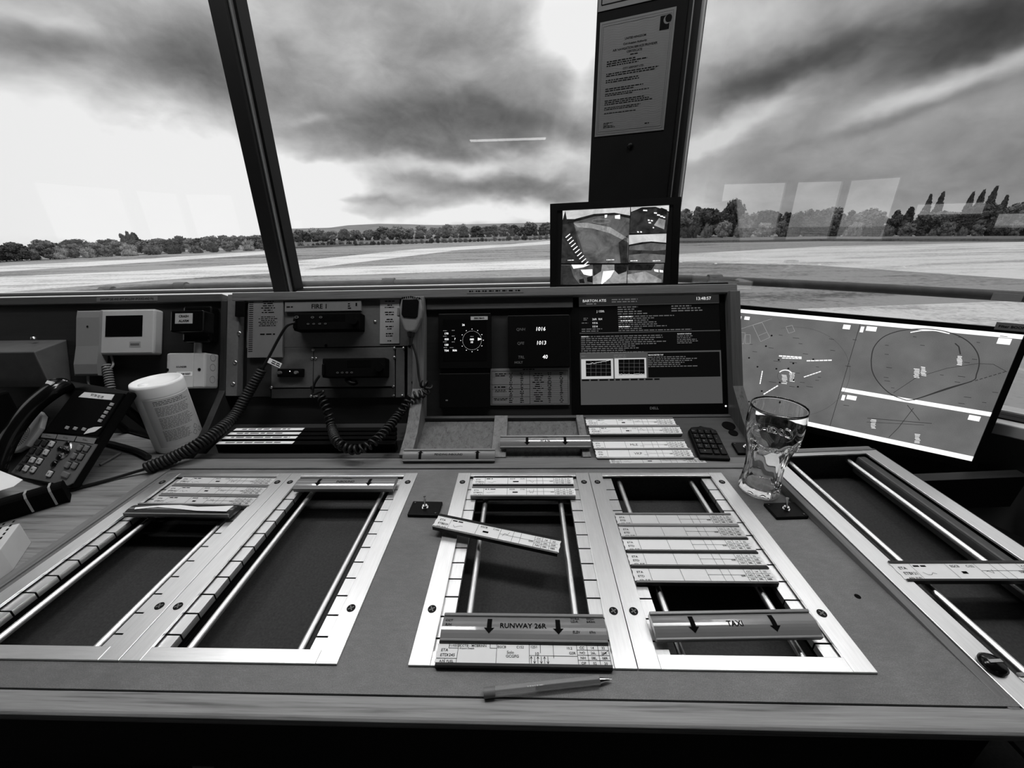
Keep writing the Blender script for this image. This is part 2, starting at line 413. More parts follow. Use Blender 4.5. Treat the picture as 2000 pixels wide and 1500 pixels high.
# ================================================================ the room
FLOOR_Z, SILL_Z, HEAD_Z, CEIL_Z = -.75, .29, 1.66, 2.0
OCT = [(-2.75, .80), (.62, .80), (2.402, -.982), (2.402, -3.502), (.62, -5.284), (-2.75, -5.284), (-4.532, -3.502), (-4.532, -.982)]
def glass_mat(name, r0, tint):
    m, nt, b = _new(name); nt.nodes.remove(b); out = nt.nodes['Material Output']
    tr = nt.nodes.new('ShaderNodeBsdfTransparent'); tr.inputs[0].default_value = g(tint)
    gl = nt.nodes.new('ShaderNodeBsdfGlossy'); gl.inputs['Roughness'].default_value = 0.0
    lw = nt.nodes.new('ShaderNodeLayerWeight'); lw.inputs['Blend'].default_value = .5
    pw = nt.nodes.new('ShaderNodeMath'); pw.operation = 'POWER'; nt.links.new(lw.outputs['Facing'], pw.inputs[0]); pw.inputs[1].default_value = 4.0
    ma = nt.nodes.new('ShaderNodeMath'); ma.operation = 'MULTIPLY_ADD'; nt.links.new(pw.outputs[0], ma.inputs[0]); ma.inputs[1].default_value = 1-r0; ma.inputs[2].default_value = r0
    mx = nt.nodes.new('ShaderNodeMixShader'); nt.links.new(ma.outputs[0], mx.inputs[0])
    nt.links.new(tr.outputs[0], mx.inputs[1]); nt.links.new(gl.outputs[0], mx.inputs[2]); nt.links.new(mx.outputs[0], out.inputs[0])
    return m
PANE = glass_mat('window_glass', .035, .985); PANE_R = glass_mat('reflective_window_glass', .19, .985)

mb = MB(); mb.prism([(x, y) for x, y in OCT][::-1], FLOOR_Z-.05, FLOOR_Z); struct('floor', mb, FLOOR)
cx_, cy_ = -1.065, -2.242
mb = MB(); mb.prism([(cx_+(x-cx_)*1.12, cy_+(y-cy_)*1.12) for x, y in OCT][::-1], CEIL_Z, CEIL_Z+.12); struct('ceiling', mb, CEIL)
OPENINGS = {'rear_right': [], 'right': [], 'rear': [(1.43, 2.60, .29, .52), (.65, 1.25, -.05, .44)], 'rear_left': [(1.93, 2.51, .15, 1.0), (1.03, 1.70, .47, .64), (.20, .92, .30, .50)],
            'left': [(.01, .72, .15, 1.0), (.84, 1.80, .15, 1.0)]}
SIDES = ['front', 'front_right', 'right', 'rear_right', 'rear', 'rear_left', 'left', 'front_left']
SILLM = plain('white_sill_paint', .75, .4, 0, .04, 10)
for i, sd in enumerate(SIDES):
    a = Vector((*OCT[i], 0)); b = Vector((*OCT[(i+1) % 8], 0)); L = (b-a).length
    M = frame(a, b-a, (0, 0, 1))            # local x along the wall, y up, z towards the room
    SILL_Z = .29 if i != 1 else .06
    ops = OPENINGS.get(sd)
    mb = MB()
    if ops is None:
        mb.box(0, L, FLOOR_Z, SILL_Z-.02, -.10, 0); mb.box(0, L, HEAD_Z, CEIL_Z, -.10, 0)
    else:
        xs = sorted({0.0, L, *[v for o in ops for v in o[:2]]}); ys = sorted({FLOOR_Z, CEIL_Z, *[v for o in ops for v in o[2:]]})
        hol = {(p, q_) for p in range(len(xs)-1) for q_ in range(len(ys)-1) if any(o[0]-1e-6 <= xs[p] and xs[p+1] <= o[1]+1e-6 and o[2]-1e-6 <= ys[q_] and ys[q_+1] <= o[3]+1e-6 for o in ops)}
        grid_plate(mb, xs, ys, hol, -.10, 0)
    struct('wall_'+sd, mb, WALLP, M)
    if ops is not None:
        if ops:
            wr = bpy.data.objects.new('window_%d' % (i+1), None); link(wr); wr.matrix_world = M; wr['kind'] = 'structure'
            for x0, x1, y0, y1 in ops:
                p = MB(); p.box(x0, x1, y0, y1, -.060, -.054); part('pane', p, PANE, wr)
                f = MB(); grid_plate(f, [x0, x0+.02, x1-.02, x1], [y0, y0+.02, y1-.02, y1], {(1, 1)}, -.09, -.05); part('window_frame', f, FRAME_L, wr)
        continue
    mb = MB(); mb.box(0, L, SILL_Z-.03, SILL_Z, -.12, (.37 if i == 0 else .03)); struct('trim_%d' % (i+1), mb, SILLM, M, bev=.003)
    # glazed opening: outer frame, one mullion, panes
    wr = bpy.data.objects.new('window_%d' % (i+1), None); link(wr); wr.matrix_world = M
    wr['kind'] = 'structure'
    fr = MB(); e = .10 if i == 0 else .06
    fr.box(0, L, SILL_Z, SILL_Z+.004, -.06, 0); fr.box(0, L, HEAD_Z-.04, HEAD_Z, -.06, 0)
    fr.box(0, e, SILL_Z, HEAD_Z, -.06, 0); fr.box(L-.06, L, SILL_Z, HEAD_Z, -.06, 0)
    part('window_frame', fr, FRAME_D, wr)
    mx0 = 1.17 if i == 0 else L/2
    if i == 0:                               # mullion traced from the photograph
        pl_n = Vector((0, 1, 0))
        xl0 = onpl(428, 20, a, pl_n).x-a.x; xr0 = onpl(468, 20, a, pl_n).x-a.x
        xl1 = onpl(545, 560, a, pl_n).x-a.x; xr1 = onpl(579, 560, a, pl_n).x-a.x
        w = (xr0-xl0+xr1-xl1)/2; c0 = (xl0+xr0)/2; c1 = (xl1+xr1)/2; z0 = onpl(560, 560, a, pl_n).z; z1 = onpl(448, 20, a, pl_n).z
        def cxz(z): return c1+(c0-c1)*(z-z1*0-z0)/(z1-z0)
        mm = MB(); zb, zt = SILL_Z, HEAD_Z
        prof = [(cxz(zb)-w/2, zb), (cxz(zb)+w/2*.55, zb), (cxz(zt)+w/2*.55, zt), (cxz(zt)-w/2, zt)]
        mm.prism(prof, -.05, .045); part('mullion', mm, FRAME_D, wr, .003)
        mm = MB(); mm.prism([(cxz(zb)+w*.30, zb), (cxz(zb)+w*.36, zb), (cxz(zt)+w*.36, zt), (cxz(zt)+w*.30, zt)], -.05, .030); part('glazing_bead', mm, FRAME_L, wr)
        mm = MB(); mm.prism([(cxz(zb)+w*.36, zb), (cxz(zb)+w*.5, zb), (cxz(zt)+w*.5, zt), (cxz(zt)+w*.36, zt)], -.05, .012); part('gasket', mm, BLACK, wr)
        mx0 = c1
    else:
        mm = MB(); mm.box(mx0-.03, mx0+.03, SILL_Z, HEAD_Z, -.05, .03); part('mullion', mm, FRAME_D, wr, .003)
    for x0, x1 in ((e, mx0), (mx0, L-.06)):
        p = MB(); p.box(x0, x1, SILL_Z+.004, HEAD_Z-.04, -.030, -.024); part('pane', p, PANE_R if i == 1 else PANE, wr)
SILL_Z = .29
# corner posts other than the one with the certificate
for i in (0, 2, 3, 4, 5, 7):
    x, y = OCT[i]; mb = MB(); mb.box(-.07, .07, -.07, .07, FLOOR_Z, CEIL_Z)
    struct('trim_%d' % (20+i), mb, PILLAR, at(x, y, 0, math.atan2(y-cy_, x-cx_)), bev=.004)
# dark pillar between the front and right-hand windows
PC = Vector((.484, .729, .919)); PEX = Vector((.925, -.379, 0)).normalized(); PN = Vector((PEX.y, -PEX.x, 0))
def onpil(u, v):
    p = onpl(u, v, PC, PN)-PC; return p.dot(PEX), p.z+PC.z
pl0 = (onpil(1163, 5)[0]+onpil(1152, 380)[0])/2; pl1 = (onpil(1340, 5)[0]+onpil(1306, 380)[0])/2
PM = frame(Vector((PC.x, PC.y, 0)), PEX, (0, 0, 1))      # local x across, y up, z to the room
mb = MB(); mb.box(pl0, pl1, FLOOR_Z, CEIL_Z, -.16, 0); struct('trim_10', mb, PILLAR, PM, bev=.004)
mb = MB(); mb.box(pl1+.001, pl1+.012, SILL_Z, HEAD_Z, -.12, -.006); struct('trim_11', mb, FRAME_D, PM)
mb = MB(); mb.box(pl1+.012, pl1+.015, SILL_Z, HEAD_Z, -.12, -.002); struct('trim_12', mb, FRAME_L, PM)
mb = MB(); mb.box(pl1+.015, pl1+.034, SILL_Z, HEAD_Z, -.12, -.010); struct('trim_13', mb, FRAME_D, PM)
mb = MB(); mb.box(pl1+.034, pl1+.040, SILL_Z, HEAD_Z, -.12, -.012); struct('trim_14', mb, FRAME_L, PM)

# two unseen lamps added over the console, and the rear lamp mirrored in the glass
LAMP = emit('lamp_diffuser', 1.0, 4.0)
for k, (lx, ly, lz) in enumerate(LAMPS):
    r = thing('fill_and_rear_lamp', LAMP_LABELS[k], 'lamp', at(lx, ly, CEIL_Z-.06-lz), 'ceiling lamps')
    mb = MB(); mb.box(-.62, .62, -.09, .09, 0, .06); part('lamp_body', mb, WHITE_P, r, .004)
    mb = MB(); mb.box(-.60, .60, -.075, .075, -.008, 0); part('diffuser', mb, LAMP, r)
    ld = bpy.data.lights.new('lamp_light', 'AREA'); ld.shape = 'RECTANGLE'; ld.size = 1.2; ld.size_y = .15; ld.energy = LAMP_W[k]
    lo = bpy.data.objects.new('lamp_light', ld); link(lo, r); lo.location = (0, 0, -.012)

# ================================================================ outdoors
GZ = -9.0
def grass_mat(name, lo, hi, sc=.5):
    m, nt, b = _new(name); b.inputs['Roughness'].default_value = .95; b.inputs['Specular IOR Level'].default_value = .1
    f1 = noise_node(nt, mapped(nt, (sc*.05, sc*.25, sc)), 1, 6, .65, .4)
    f2 = noise_node(nt, mapped(nt, (sc*3, sc*3, sc*3)), 1, 4, .7)
    a = nt.nodes.new('ShaderNodeMath'); a.operation = 'MULTIPLY_ADD'; nt.links.new(f2, a.inputs[0]); a.inputs[1].default_value = .6; nt.links.new(f1, a.inputs[2])
    f3 = noise_node(nt, mapped(nt, (.8, 1.6, 1.6)), 1, 4, .8)
    a2 = nt.nodes.new('ShaderNodeMath'); a2.operation = 'MULTIPLY_ADD'; nt.links.new(f3, a2.inputs[0]); a2.inputs[1].default_value = .35; nt.links.new(a.outputs[0], a2.inputs[2])
    nt.links.new(ramp(nt, a2.outputs[0], [(.80, lo), (1.14, hi)]), b.inputs['Base Color']); return m
GRASS = grass_mat('mown_grass', .13, .36)
DRY = grass_mat('dry_pale_grass', .40, .78, .7)
GRASS_D = grass_mat('long_dark_grass', .08, .2, .6)
mb = MB(); mb.prism([(440*cos(2*pi*k/64), 440*sin(2*pi*k/64)) for k in range(64)], GZ-1, GZ); struct('airfield_ground', mb, GRASS)
def ground_patch(name, px, mat, z, label):
    pts = [onz(u, v, GZ) for u, v in px]
    mb = MB(); mb.prism([(p.x, p.y) for p in pts], GZ-.5, z)
    me = mb.mesh(name, mat); o = bpy.data.objects.new(name, me); link(o); o['kind'] = 'structure'; o['label'] = label; return o
ground_patch('dry_grass_strip', [(-200, 562), (0, 541), (300, 528), (560, 512), (820, 486), (1000, 477), (1090, 469), (1200, 464), (1200, 470), (1090, 476), (900, 488), (625, 522), (560, 532), (300, 548), (0, 572), (-200, 600)], DRY, GZ+.04, 'pale dry grass runway strip')
ground_patch('dry_grass_strip', [(-200, 535), (0, 520), (300, 505), (540, 489), (560, 494), (300, 512), (0, 531), (-200, 548)], DRY, GZ+.05, 'pale mown strip beside the woods')
ground_patch('dry_grass_strip', [(570, 528), (700, 522), (1090, 507), (1320, 497), (1600, 482), (2000, 473), (2300, 470), (2300, 560), (2000, 546), (1600, 519), (1320, 512), (1090, 524), (700, 537), (560, 540)], DRY, GZ+.06, 'broad pale grass runway')
ground_patch('dry_grass_strip', [(1560, 604), (2000, 588), (2400, 590), (2400, 700), (2000, 690), (1500, 640)], DRY, GZ+.05, 'pale grass nearest the tower')
ground_patch('long_grass', [(1320, 470), (1600, 466), (2050, 466), (2050, 472), (1600, 471), (1320, 475)], GRASS_D, GZ+.9, 'dark long grass along the right-hand hedge')
ground_patch('long_grass', [(560, 476), (760, 468), (930, 463), (1090, 460), (1090, 466), (930, 471), (760, 477), (560, 486)], GRASS_D, GZ+.8, 'dark long grass before the far hedge')
# distant hill
HILL = plain('distant_hill', .20, .95, 0, .2, .01)
def ridge(name, prof, D, back, mat, label):
    mb = MB(); top = []
    for u, v in prof:
        d = ray(u, v); t = D/Vector((d.x, d.y)).length; top.append(CAM+d*t)
    n = len(top); vs_ = []
    for p in top:
        q = Vector((p.x, p.y, 0)).normalized()
        f = p-q*back; vs_ += [(f.x, f.y, GZ-75), tuple(p), tuple(p+q*back*.6+Vector((0, 0, -(p.z-GZ)*.4))), tuple(Vector((p.x, p.y, GZ-2))+q*back*1.5)]
    mb.add(vs_, [(4*i+k, 4*i+4+k, 4*i+5+k, 4*i+1+k) for i in range(n-1) for k in range(3)], True)
    o = struct(name, mb, mat); o['label'] = label; return o
ridge('hill', [(548, 462), (575, 454), (620, 448), (680, 440), (740, 437), (800, 438), (860, 442), (960, 443), (1100, 446), (1200, 447)], 3500, 900, HILL, 'long low hill on the horizon')

# trees
def leaf_mat(name, lo, hi):
    m, nt, b = _new(name); b.inputs['Roughness'].default_value = .9; b.inputs['Specular IOR Level'].default_value = .15
    f = noise_node(nt, mapped(nt, (9, 9, 9)), 1, 6, .75); nt.links.new(ramp(nt, f, [(.35, lo), (.7, hi)]), b.inputs['Base Color']); return m
LEAVES = [leaf_mat('dark_foliage', .05, .17), leaf_mat('mid_foliage', .12, .34), leaf_mat('pale_foliage', .24, .52)]
BARK = plain('bark', .04, .9, 0, .3, 3)
def crown_mesh(kind, seed, mat):
    rg = random.Random(seed); mb = MB(); sph = []
    if kind == 'round':
        for _ in range(38):
            t = rg.uniform(0, 2*pi); z = rg.uniform(.14, .88); R = .40*sqrt(max(.05, 1-((z-.50)/.46)**2))*rg.uniform(.35, 1)
            sph.append((R*cos(t), R*sin(t), z, rg.uniform(.09, .17)))
    elif kind == 'poplar':
        for k in range(16):
            z = .12+.8*k/15; R = .10*sin(pi*min(1, z*1.02))
            t = rg.uniform(0, 2*pi); sph.append((R*cos(t)*.6, R*sin(t)*.6, z, .11*(1.15-z*.75)))
    elif kind == 'conifer':
        for k in range(18):
            z = .1+.85*k/17; t = k*2.4; R = .24*(1-z); sph.append((R*cos(t), R*sin(t), z, .05+.13*(1-z)))
    else:                                    # bush / hedge clump
        for _ in range(24):
            t = rg.uniform(0, 2*pi); R = rg.uniform(0, .85); z = rg.uniform(.1, .75)*(1-.35*R); sph.append((R*cos(t), R*sin(t)*.5, z, rg.uniform(.16, .28)))
    for x, y, z, r in sph:                   # lumpy balls
        vs_, fs_ = [], []; U_, V_ = 10, 7
        for i in range(V_+1):
            for j in range(U_):
                th = pi*i/V_; ph = 2*pi*j/U_; rr = r*rg.uniform(.62, .95)
                vs_.append((x+rr*sin(th)*cos(ph), y+rr*sin(th)*sin(ph), z+rr*cos(th)*.9))
        fs_ = [(i*U_+j, (i+1)*U_+j, (i+1)*U_+(j+1) % U_, i*U_+(j+1) % U_) for i in range(V_) for j in range(U_)]
        mb.add(vs_, fs_, True)
    for _ in range(3600):                     # loose sprays of leaves
        x, y, z, r = rg.choice(sph); d = Vector((rg.gauss(0, 1), rg.gauss(0, 1), rg.gauss(0, 1))).normalized()
        c = Vector((x, y, z))+d*r*rg.uniform(.80, 1.18); s_ = rg.uniform(.012, .036)
        a = d.orthogonal().normalized()*s_; b = d.cross(a).normalized()*s_*rg.uniform(.5, 1); a = a+d*rg.uniform(-.9, .9)*s_; b = b+d*rg.uniform(-.9, .9)*s_
        mb.add([c-a-b, c+a-b, c+a+b, c-a+b], [(0, 1, 2, 3)])
    return mb.mesh('crown', mat)
TREES = {}
def tree_proto(kind, tone, k):
    key = (kind, tone, k)
    if key not in TREES:
        cm = crown_mesh(kind, hash(key[0]) % 1 + tone*31+k*7+len(kind), LEAVES[tone])
        tb = MB(); tb.cyl((0, 0, 0), (0, 0, .35), .022, 6, .012); TREES[key] = (cm, tb.mesh('trunk', BARK))
    return TREES[key]
KLAB = {'round': 'broadleaf tree', 'poplar': 'slender upright tree', 'conifer': 'pointed conifer', 'bush': 'spreading bush'}
TLAB = ['dark', 'mid grey', 'pale']
def tree(px, base, top, kind, tone, place, wide=1.0, dist=None):
    if dist is None: p = onz(px, base, GZ)
    else:
        d = ray(px, top); h = Vector((d.x, d.y, 0)); p = CAM+h.normalized()*dist; p.z = GZ
    d = ray(px, top); dist_h = Vector((p.x-CAM.x, p.y-CAM.y)).length
    ztop = CAM.z+d.z*dist_h/Vector((d.x, d.y)).length; H = ztop-GZ
    cm, tm = tree_proto(kind, tone, random.randrange(3))
    name = {'round': 'broadleaf_tree', 'poplar': 'poplar_tree', 'conifer': 'conifer_tree', 'bush': 'hedge_bush'}[kind]
    r = thing(name, '%s %s %s' % (TLAB[tone], KLAB[kind], place), 'bush' if kind == 'bush' else 'tree', None, KLAB[kind]+' '+place+', '+TLAB[tone])
    r.matrix_world = Matrix.Translation(p) @ Matrix.Rotation(random.uniform(0, 2*pi) if kind != 'bush' else random.uniform(-.4, .4), 4, 'Z') @ Matrix.Diagonal((H*wide, H*wide, H, 1))
    c = bpy.data.objects.new('crown', cm); link(c, r)
    if kind != 'bush': t = bpy.data.objects.new('trunk', tm); link(t, r)
    return r
def lerp(a, b, t): return a+(b-a)*t
rg = random.Random(3)
def rank(x0, x1, top, kinds, tones, place, wide, base=None, dist=None):
    x = x0                                     # crowns stand side by side, just touching
    while x < x1:
        kind = rg.choice(kinds); tp_ = top(x)+rg.uniform(-4, 4); wd = rg.uniform(*wide)
        if base is not None: p = onz(x, base(x), GZ); dd_ = Vector((p.x-CAM.x, p.y-CAM.y)).length
        else: dd_ = dist
        d = ray(x, tp_); H = CAM.z+d.z*dd_/Vector((d.x, d.y)).length-GZ
        half = {'round': .47, 'poplar': .17, 'conifer': .26, 'bush': 1.02}[kind]*H*wd
        if kind == 'bush': wd *= .55; half *= .55
        step = .95*half/dd_*FPX*ray(x, tp_).length**1.7
        x += step
        if base is not None: tree(x, base(x), tp_, kind, rg.choice(tones), place, wd)
        else: tree(x, 0, tp_, kind, rg.choice(tones), place, wd, dd_)
        x += step
tl = lambda x: max(0, x)/545
PL = 'in the wood beyond the left window'
rank(-260, 545, lambda x: lerp(482, 466, tl(x)), ['round', 'bush'], [0, 1, 1, 2], PL, (1.0, 1.5), base=lambda x: lerp(511, 487, tl(x)))
rank(-260, 560, lambda x: lerp(475, 462, tl(x)), ['round'], [0, 1, 1], PL+', at the back', (1.2, 1.7), dist=245)
rank(-260, 560, lambda x: lerp(471, 458, tl(x)), ['round'], [0, 1], PL+', along its skyline', (1.4, 2.0), dist=285)
for px, tp in ((236, 456), (247, 452), (259, 454)): tree(px, 0, tp, 'round', 0, 'standing clear above the left wood', .42, 320)
PC_ = 'along the far hedge past the front window'; tc = lambda x: (x-570)/610
rank(565, 1290, lambda x: lerp(473, 455, tc(x)), ['bush'], [0, 1], PC_, (.8, 1.3), base=lambda x: lerp(484, 464, tc(x)))
rank(560, 1290, lambda x: lerp(460, 446, tc(x)), ['round', 'bush', 'round'], [0, 0, 1], PC_+', behind the bushes', (.9, 1.4), base=lambda x: lerp(476, 459, tc(x)))
rank(560, 1290, lambda x: lerp(453, 439, tc(x)), ['round'], [0, 1], PC_+', in the third rank', (1.2, 1.7), dist=340)
rank(570, 1290, lambda x: lerp(449, 434, tc(x)), ['round'], [1, 1, 2], PC_+', in the furthest rank', (1.4, 2.0), dist=420)
PR = 'in the wood beyond the right window'
rank(1280, 2250, lambda x: rg.uniform(424, 446), ['round', 'bush'], [1, 1, 2, 0], PR, (.8, 1.3), base=lambda x: 465)
rank(1280, 2250, lambda x: rg.uniform(410, 424)-(8 if x > 1850 else 0), ['round', 'round', 'poplar'], [0, 0, 1], PR+', in the tall rank', (.9, 1.3), dist=245)
rank(1280, 2250, lambda x: rg.uniform(404, 414)-(12 if x > 1850 else 0), ['round', 'poplar'], [0, 1], PR+', in the furthest rank', (1.1, 1.5), dist=290)
for px, tp, wd in ((1440, 390, .75), (1590, 410, .95), (1932, 398, .9)): tree(px, 0, tp, 'round', 0, 'standing tallest in the right wood', wd, 268)
for px, tp in ((1819, 381), (1843, 376), (1901, 377), (1922, 373), (1946, 366), (1968, 382)): tree(px, 0, tp, 'conifer', 0, 'rising above the right wood', .45, 320)

# pipe guard rail round the balcony
RAILM = plain('weathered_galvanised_pipe', .10, .6, .3, .3, 14)
rail = thing('balcony_guard_rail', 'grey pipe guard rail running round the balcony outside the windows', 'railing', at(0, 0, 0))
RZ = .16
rp = [(-2.86, 1.58), (-2.42, 1.86), (-2.28, 1.93), (-1.9, 1.95), (-.9, 1.95), (.3, 1.945), (1.12, 1.93), (1.36, 1.80), (1.62, 1.65), (2.0, 1.40), (2.42, 1.09), (2.9, .74)]
mb = MB(); mb.tube([(x, y, RZ) for x, y in rp], .024, 14); part('top_pipe', mb, RAILM, rail)
for px in (212, 355, 760, 1395):
    p = min((((onz(px, 0+v, RZ)), v) for v in range(540, 600)), key=lambda q: min((Vector((q[0].x-a[0], q[0].y-a[1])).length for a in [(lerp(rp[i][0], rp[i+1][0], k/10), lerp(rp[i][1], rp[i+1][1], k/10)) for i in range(len(rp)-1) for k in range(11)])))[0]
    mb = MB(); mb.cyl((p.x-.04, p.y, RZ), (p.x+.04, p.y, RZ), .034, 12); cl = part('clamp', mb, RAILM, rail, .004)
    mb = MB(); mb.cyl((p.x+.02, p.y+.01, RZ), (p.x+.05, p.y+.03, -.9), .022, 10); part('post', mb, RAILM, rail)
pt = onz(1950, 578, RZ)
mb = MB(); mb.T = at(pt.x, pt.y-.035, RZ, math.atan2(-.31, .42)); mb.box(-.045, .045, -.002, .002, -.016, .016); part('pipe_label', mb, GREY_L, rail)
# balcony deck and its edge
mb = MB(); mb.prism([(cx_+(x-cx_)*1.42, cy_+(y-cy_)*1.42) for x, y in OCT][::-1], -1.0, -.9); struct('balcony_deck', mb, plain('balcony_deck', .2, .8, 0, .2, 5))
# small white airfield markers
for i, (u, v) in enumerate(((1330, 513), (1398, 516), (1600, 518), (1700, 520), (1765, 523), (1810, 524))):
    p = onz(u, v, GZ); mb = MB(); mb.cyl((0, 0, 0), (0, 0, .25), .35, 10, .06)
    single('runway_marker', mb, PAPER, 'small white cone marker on the edge of the pale runway', 'marker', at(p.x, p.y, GZ+.06), 'runway edge markers')
for i in range(6):
    p = onz(1536+i*3.4, 513.5, GZ); mb = MB(); mb.box(-.45, .45, -.3, .3, 0, .5)
    single('marker_board', mb, PAPER, 'white board in the short row across the pale runway', 'marker board', at(p.x, p.y, GZ+.06), 'row of marker boards')
# ================================================================ control desk
W, BL = .29, .417
XL0, XR0 = -.671, 0.0
SEAM = .0005
desk = thing('control_desk', 'grey laminate control desk with oak edging under the flight strip bays', 'desk', at(0, 0, 0))
mb = MB(); grid_plate(mb, [-.683, XL0+.004, -.095, .004, .576, .712], [-.4495, -BL+.004, -.004, .018], {(1, 1), (3, 1)}, -.022, 0)
part('worktop', mb, LAM, desk)
mb = MB(); mb.ext_x([(-.468, -.030), (-.4505, -.030), (-.4505, -.0005), (-.4745, -.0005), (-.4765, -.003), (-.4765, -.010)], -2.2, .716)
part('front_edging', mb, wood('worn_oak_edge', .26, .6, 'x', scale=.8), desk, .0025, 'worn oak edge board along the front')
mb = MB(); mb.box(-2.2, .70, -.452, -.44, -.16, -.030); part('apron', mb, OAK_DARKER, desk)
mb = MB(); mb.box(-.70, .716, .0185, .060, -.022, .004); part('back_edging', mb, OAK_X, desk, .002)
mb = MB(); mb.box(-.704, -.6835, -.4495, .2, -.022, .003); part('side_edging', mb, OAK_Y, desk, .0015)
mb = MB(); mb.box(-2.2, -.7045, -.4495, .20, -.022, 0); part('side_worktop', mb, OAK_LEFT, desk, label='oak-veneered side worktop')
for lx, ly in ((-.42, -.35), (-1.15, -.35), (.62, -.35), (-1.15, .1), (.62, .1)):
    mb = MB(); mb.box(lx-.02, lx+.02, ly-.02, ly+.02, FLOOR_Z, -.022 if ly > 0 else -.05); part('leg', mb, GREY_P, desk)
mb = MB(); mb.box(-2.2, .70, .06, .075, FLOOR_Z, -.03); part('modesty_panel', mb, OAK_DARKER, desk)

# ---------------------------------------------------------------- flight strip bays
def screw(name, x, y, z, parent, r=.0062, mat=None):
    mb = MB(); mb.cyl((x, y, z-.002), (x, y, z+.0006), r, 16)
    o = part(name, mb, mat or BLACK, parent)
    m2 = MB(); m2.line(x-r*.6, y-r*.35, x+r*.6, y+r*.35, r*.28, z+.0008); m2.line(x-r*.35, y+r*.6, x+r*.35, y-r*.6, r*.28, z+.0008); part('screw_slot', m2, GREY_P, o)
    return o
def strip_bay(label, M, w=W, L=BL, rail=.0285, comb=.0195, n0=-.052, front=True, screws=True):
    b = thing('flight_strip_bay', label, 'strip bay', M, 'flight strip bays let into the desk')
    zt = .003
    for x0, x1 in ((SEAM, rail), (w-rail, w-SEAM)):
        mb = MB(); mb.box(x0, x1, -L, 0, -.001, zt); part('side_rail', mb, ALU, b, .0005)
    mb = MB(); mb.box(rail+.0003, w-rail-.0003, -L, -L+.0185, -.001, zt-.0002); part('end_bar', mb, ALU_X, b, .0005)
    mb = MB(); mb.box(rail+.0003, w-rail-.0003, -.011, 0, -.001, zt-.0002); part('end_bar', mb, ALU_X, b, .0005)
    pitch = .0325
    if comb is None:
        mb = MB(); mb.box(w-rail-.020, w-rail, -L+.019, -.0115, -.045, -.004); part('inner_lip', mb, plain('bay_inner_lip', .05, .5, 0, .2, 60), b, .004)
    for sgn in ((0, 1) if comb else ()):
        mb = MB(); ys = [n0-k*pitch for k in range(20) if n0-k*pitch > -L+.03]
        edges = [-.0115]+ys+[-L+.019]
        xa, xb = (rail-.002, rail+comb) if sgn == 0 else (w-rail-comb, w-rail+.002)
        for k in range(len(edges)-1):
            mb.box(xa, xb, edges[k+1]+.0013, edges[k]-.0013, -.014, -.0035)
        cm2 = part('notched_comb', mb, ALU, b)
        mb = MB(); mb.box(xa+.0004, xb-.0004, -L+.019, -.0115, -.020, -.0046); part('slot_shade_filler', mb, BLACK_M, cm2)  # black filler stands in for the shade inside the slots
    for x in (.067, w-.067):
        mb = MB(); mb.cyl((x, -L+.012, -.016), (x, -.006, -.016), .0052, 16); part('rod', mb, ALU, b)
    mb = MB(); x0, x1, y0, y1, z0, z1 = .012, w-.012, -L+.010, -.006, -.062, -.0015
    mb.add([(x0,y0,z0),(x1,y0,z0),(x1,y1,z0),(x0,y1,z0),(x0,y0,z1),(x1,y0,z1),(x1,y1,z1),(x0,y1,z1)], [(0,1,2,3),(0,4,5,1),(1,5,6,2),(2,6,7,3),(3,7,4,0)])
    part('well', mb, VELVET, b)
    if screws:
        for x in (rail*.5, w-rail*.5):
            for y in (-.034, -.338): screw('screw', x, y, zt, b, mat=BLACK)
    return b
strip_bay('aluminium strip bay holding three printed strips and a torn glossy one beside the telephone', at(XL0, 0, 0))
strip_bay('empty aluminium strip bay with only the INBOUND header at its far end', at(XL0+W, 0, 0))
strip_bay('aluminium strip bay with the RUNWAY 26R header and a holder lying askew', at(XR0, 0, 0))
strip_bay('aluminium strip bay with the TAXI header and five blank strips', at(XR0+W, 0, 0))
# the bay beside the radar monitor, turned and pitched a little
RBv = ray(969, 391).normalized(); RBu = RBv.cross(Vector((0, 0, 1))).normalized()
RB0 = onz(1545, 905, .020)
RBM = frame(RB0-RBu*.050+RBv*.033, RBu, RBv)
strip_bay('aluminium strip bay beside the wide radar monitor, set at an angle', RBM, w=.268, L=.62, rail=.032, screws=False, comb=None)
rb_desk = thing('side_desk', 'dark side desk under the radar monitor and the angled strip bay', 'desk', RBM)
mb = MB(); grid_plate(mb, [-.012, .006, .262, .276], [-.66, -.60, -.002, .012], {(1, 1)}, -.022, -.0015); part('worktop', mb, plain('dark_side_laminate', .02, .6, 0, .2, 60), rb_desk)
mb = MB(); mb.box(-.014, -.0005, -.66, .012, -.03, .0012); part('edging', mb, OAK_Y, rb_desk, .001)
mb = MB(); mb.box(.0, .262, .0, .014, -.022, .0045); part('back_edging', mb, OAK_X, rb_desk, .001)
mb = MB(); mb.prism([(.276, -.66), (.55, -.66), (.62, -.30), (.40, .16), (.276, .12)], -.165, -.150); part('lower_shelf', mb, BLACK_M, rb_desk)
mb = MB(); mb.box(.262, .276, -.66, .012, -.165, -.022); part('side_board', mb, OAK_DARKER, rb_desk)
mb = MB(); mb.box(.0, .45, -.64, -.60, -.70, -.165); part('pedestal', mb, OAK_DARKER, rb_desk)
mb = MB(); mb.box(.33, .62, -.035, -.010, -.15, -.062); part('cross_beam', mb, OAK_DARK, rb_desk)

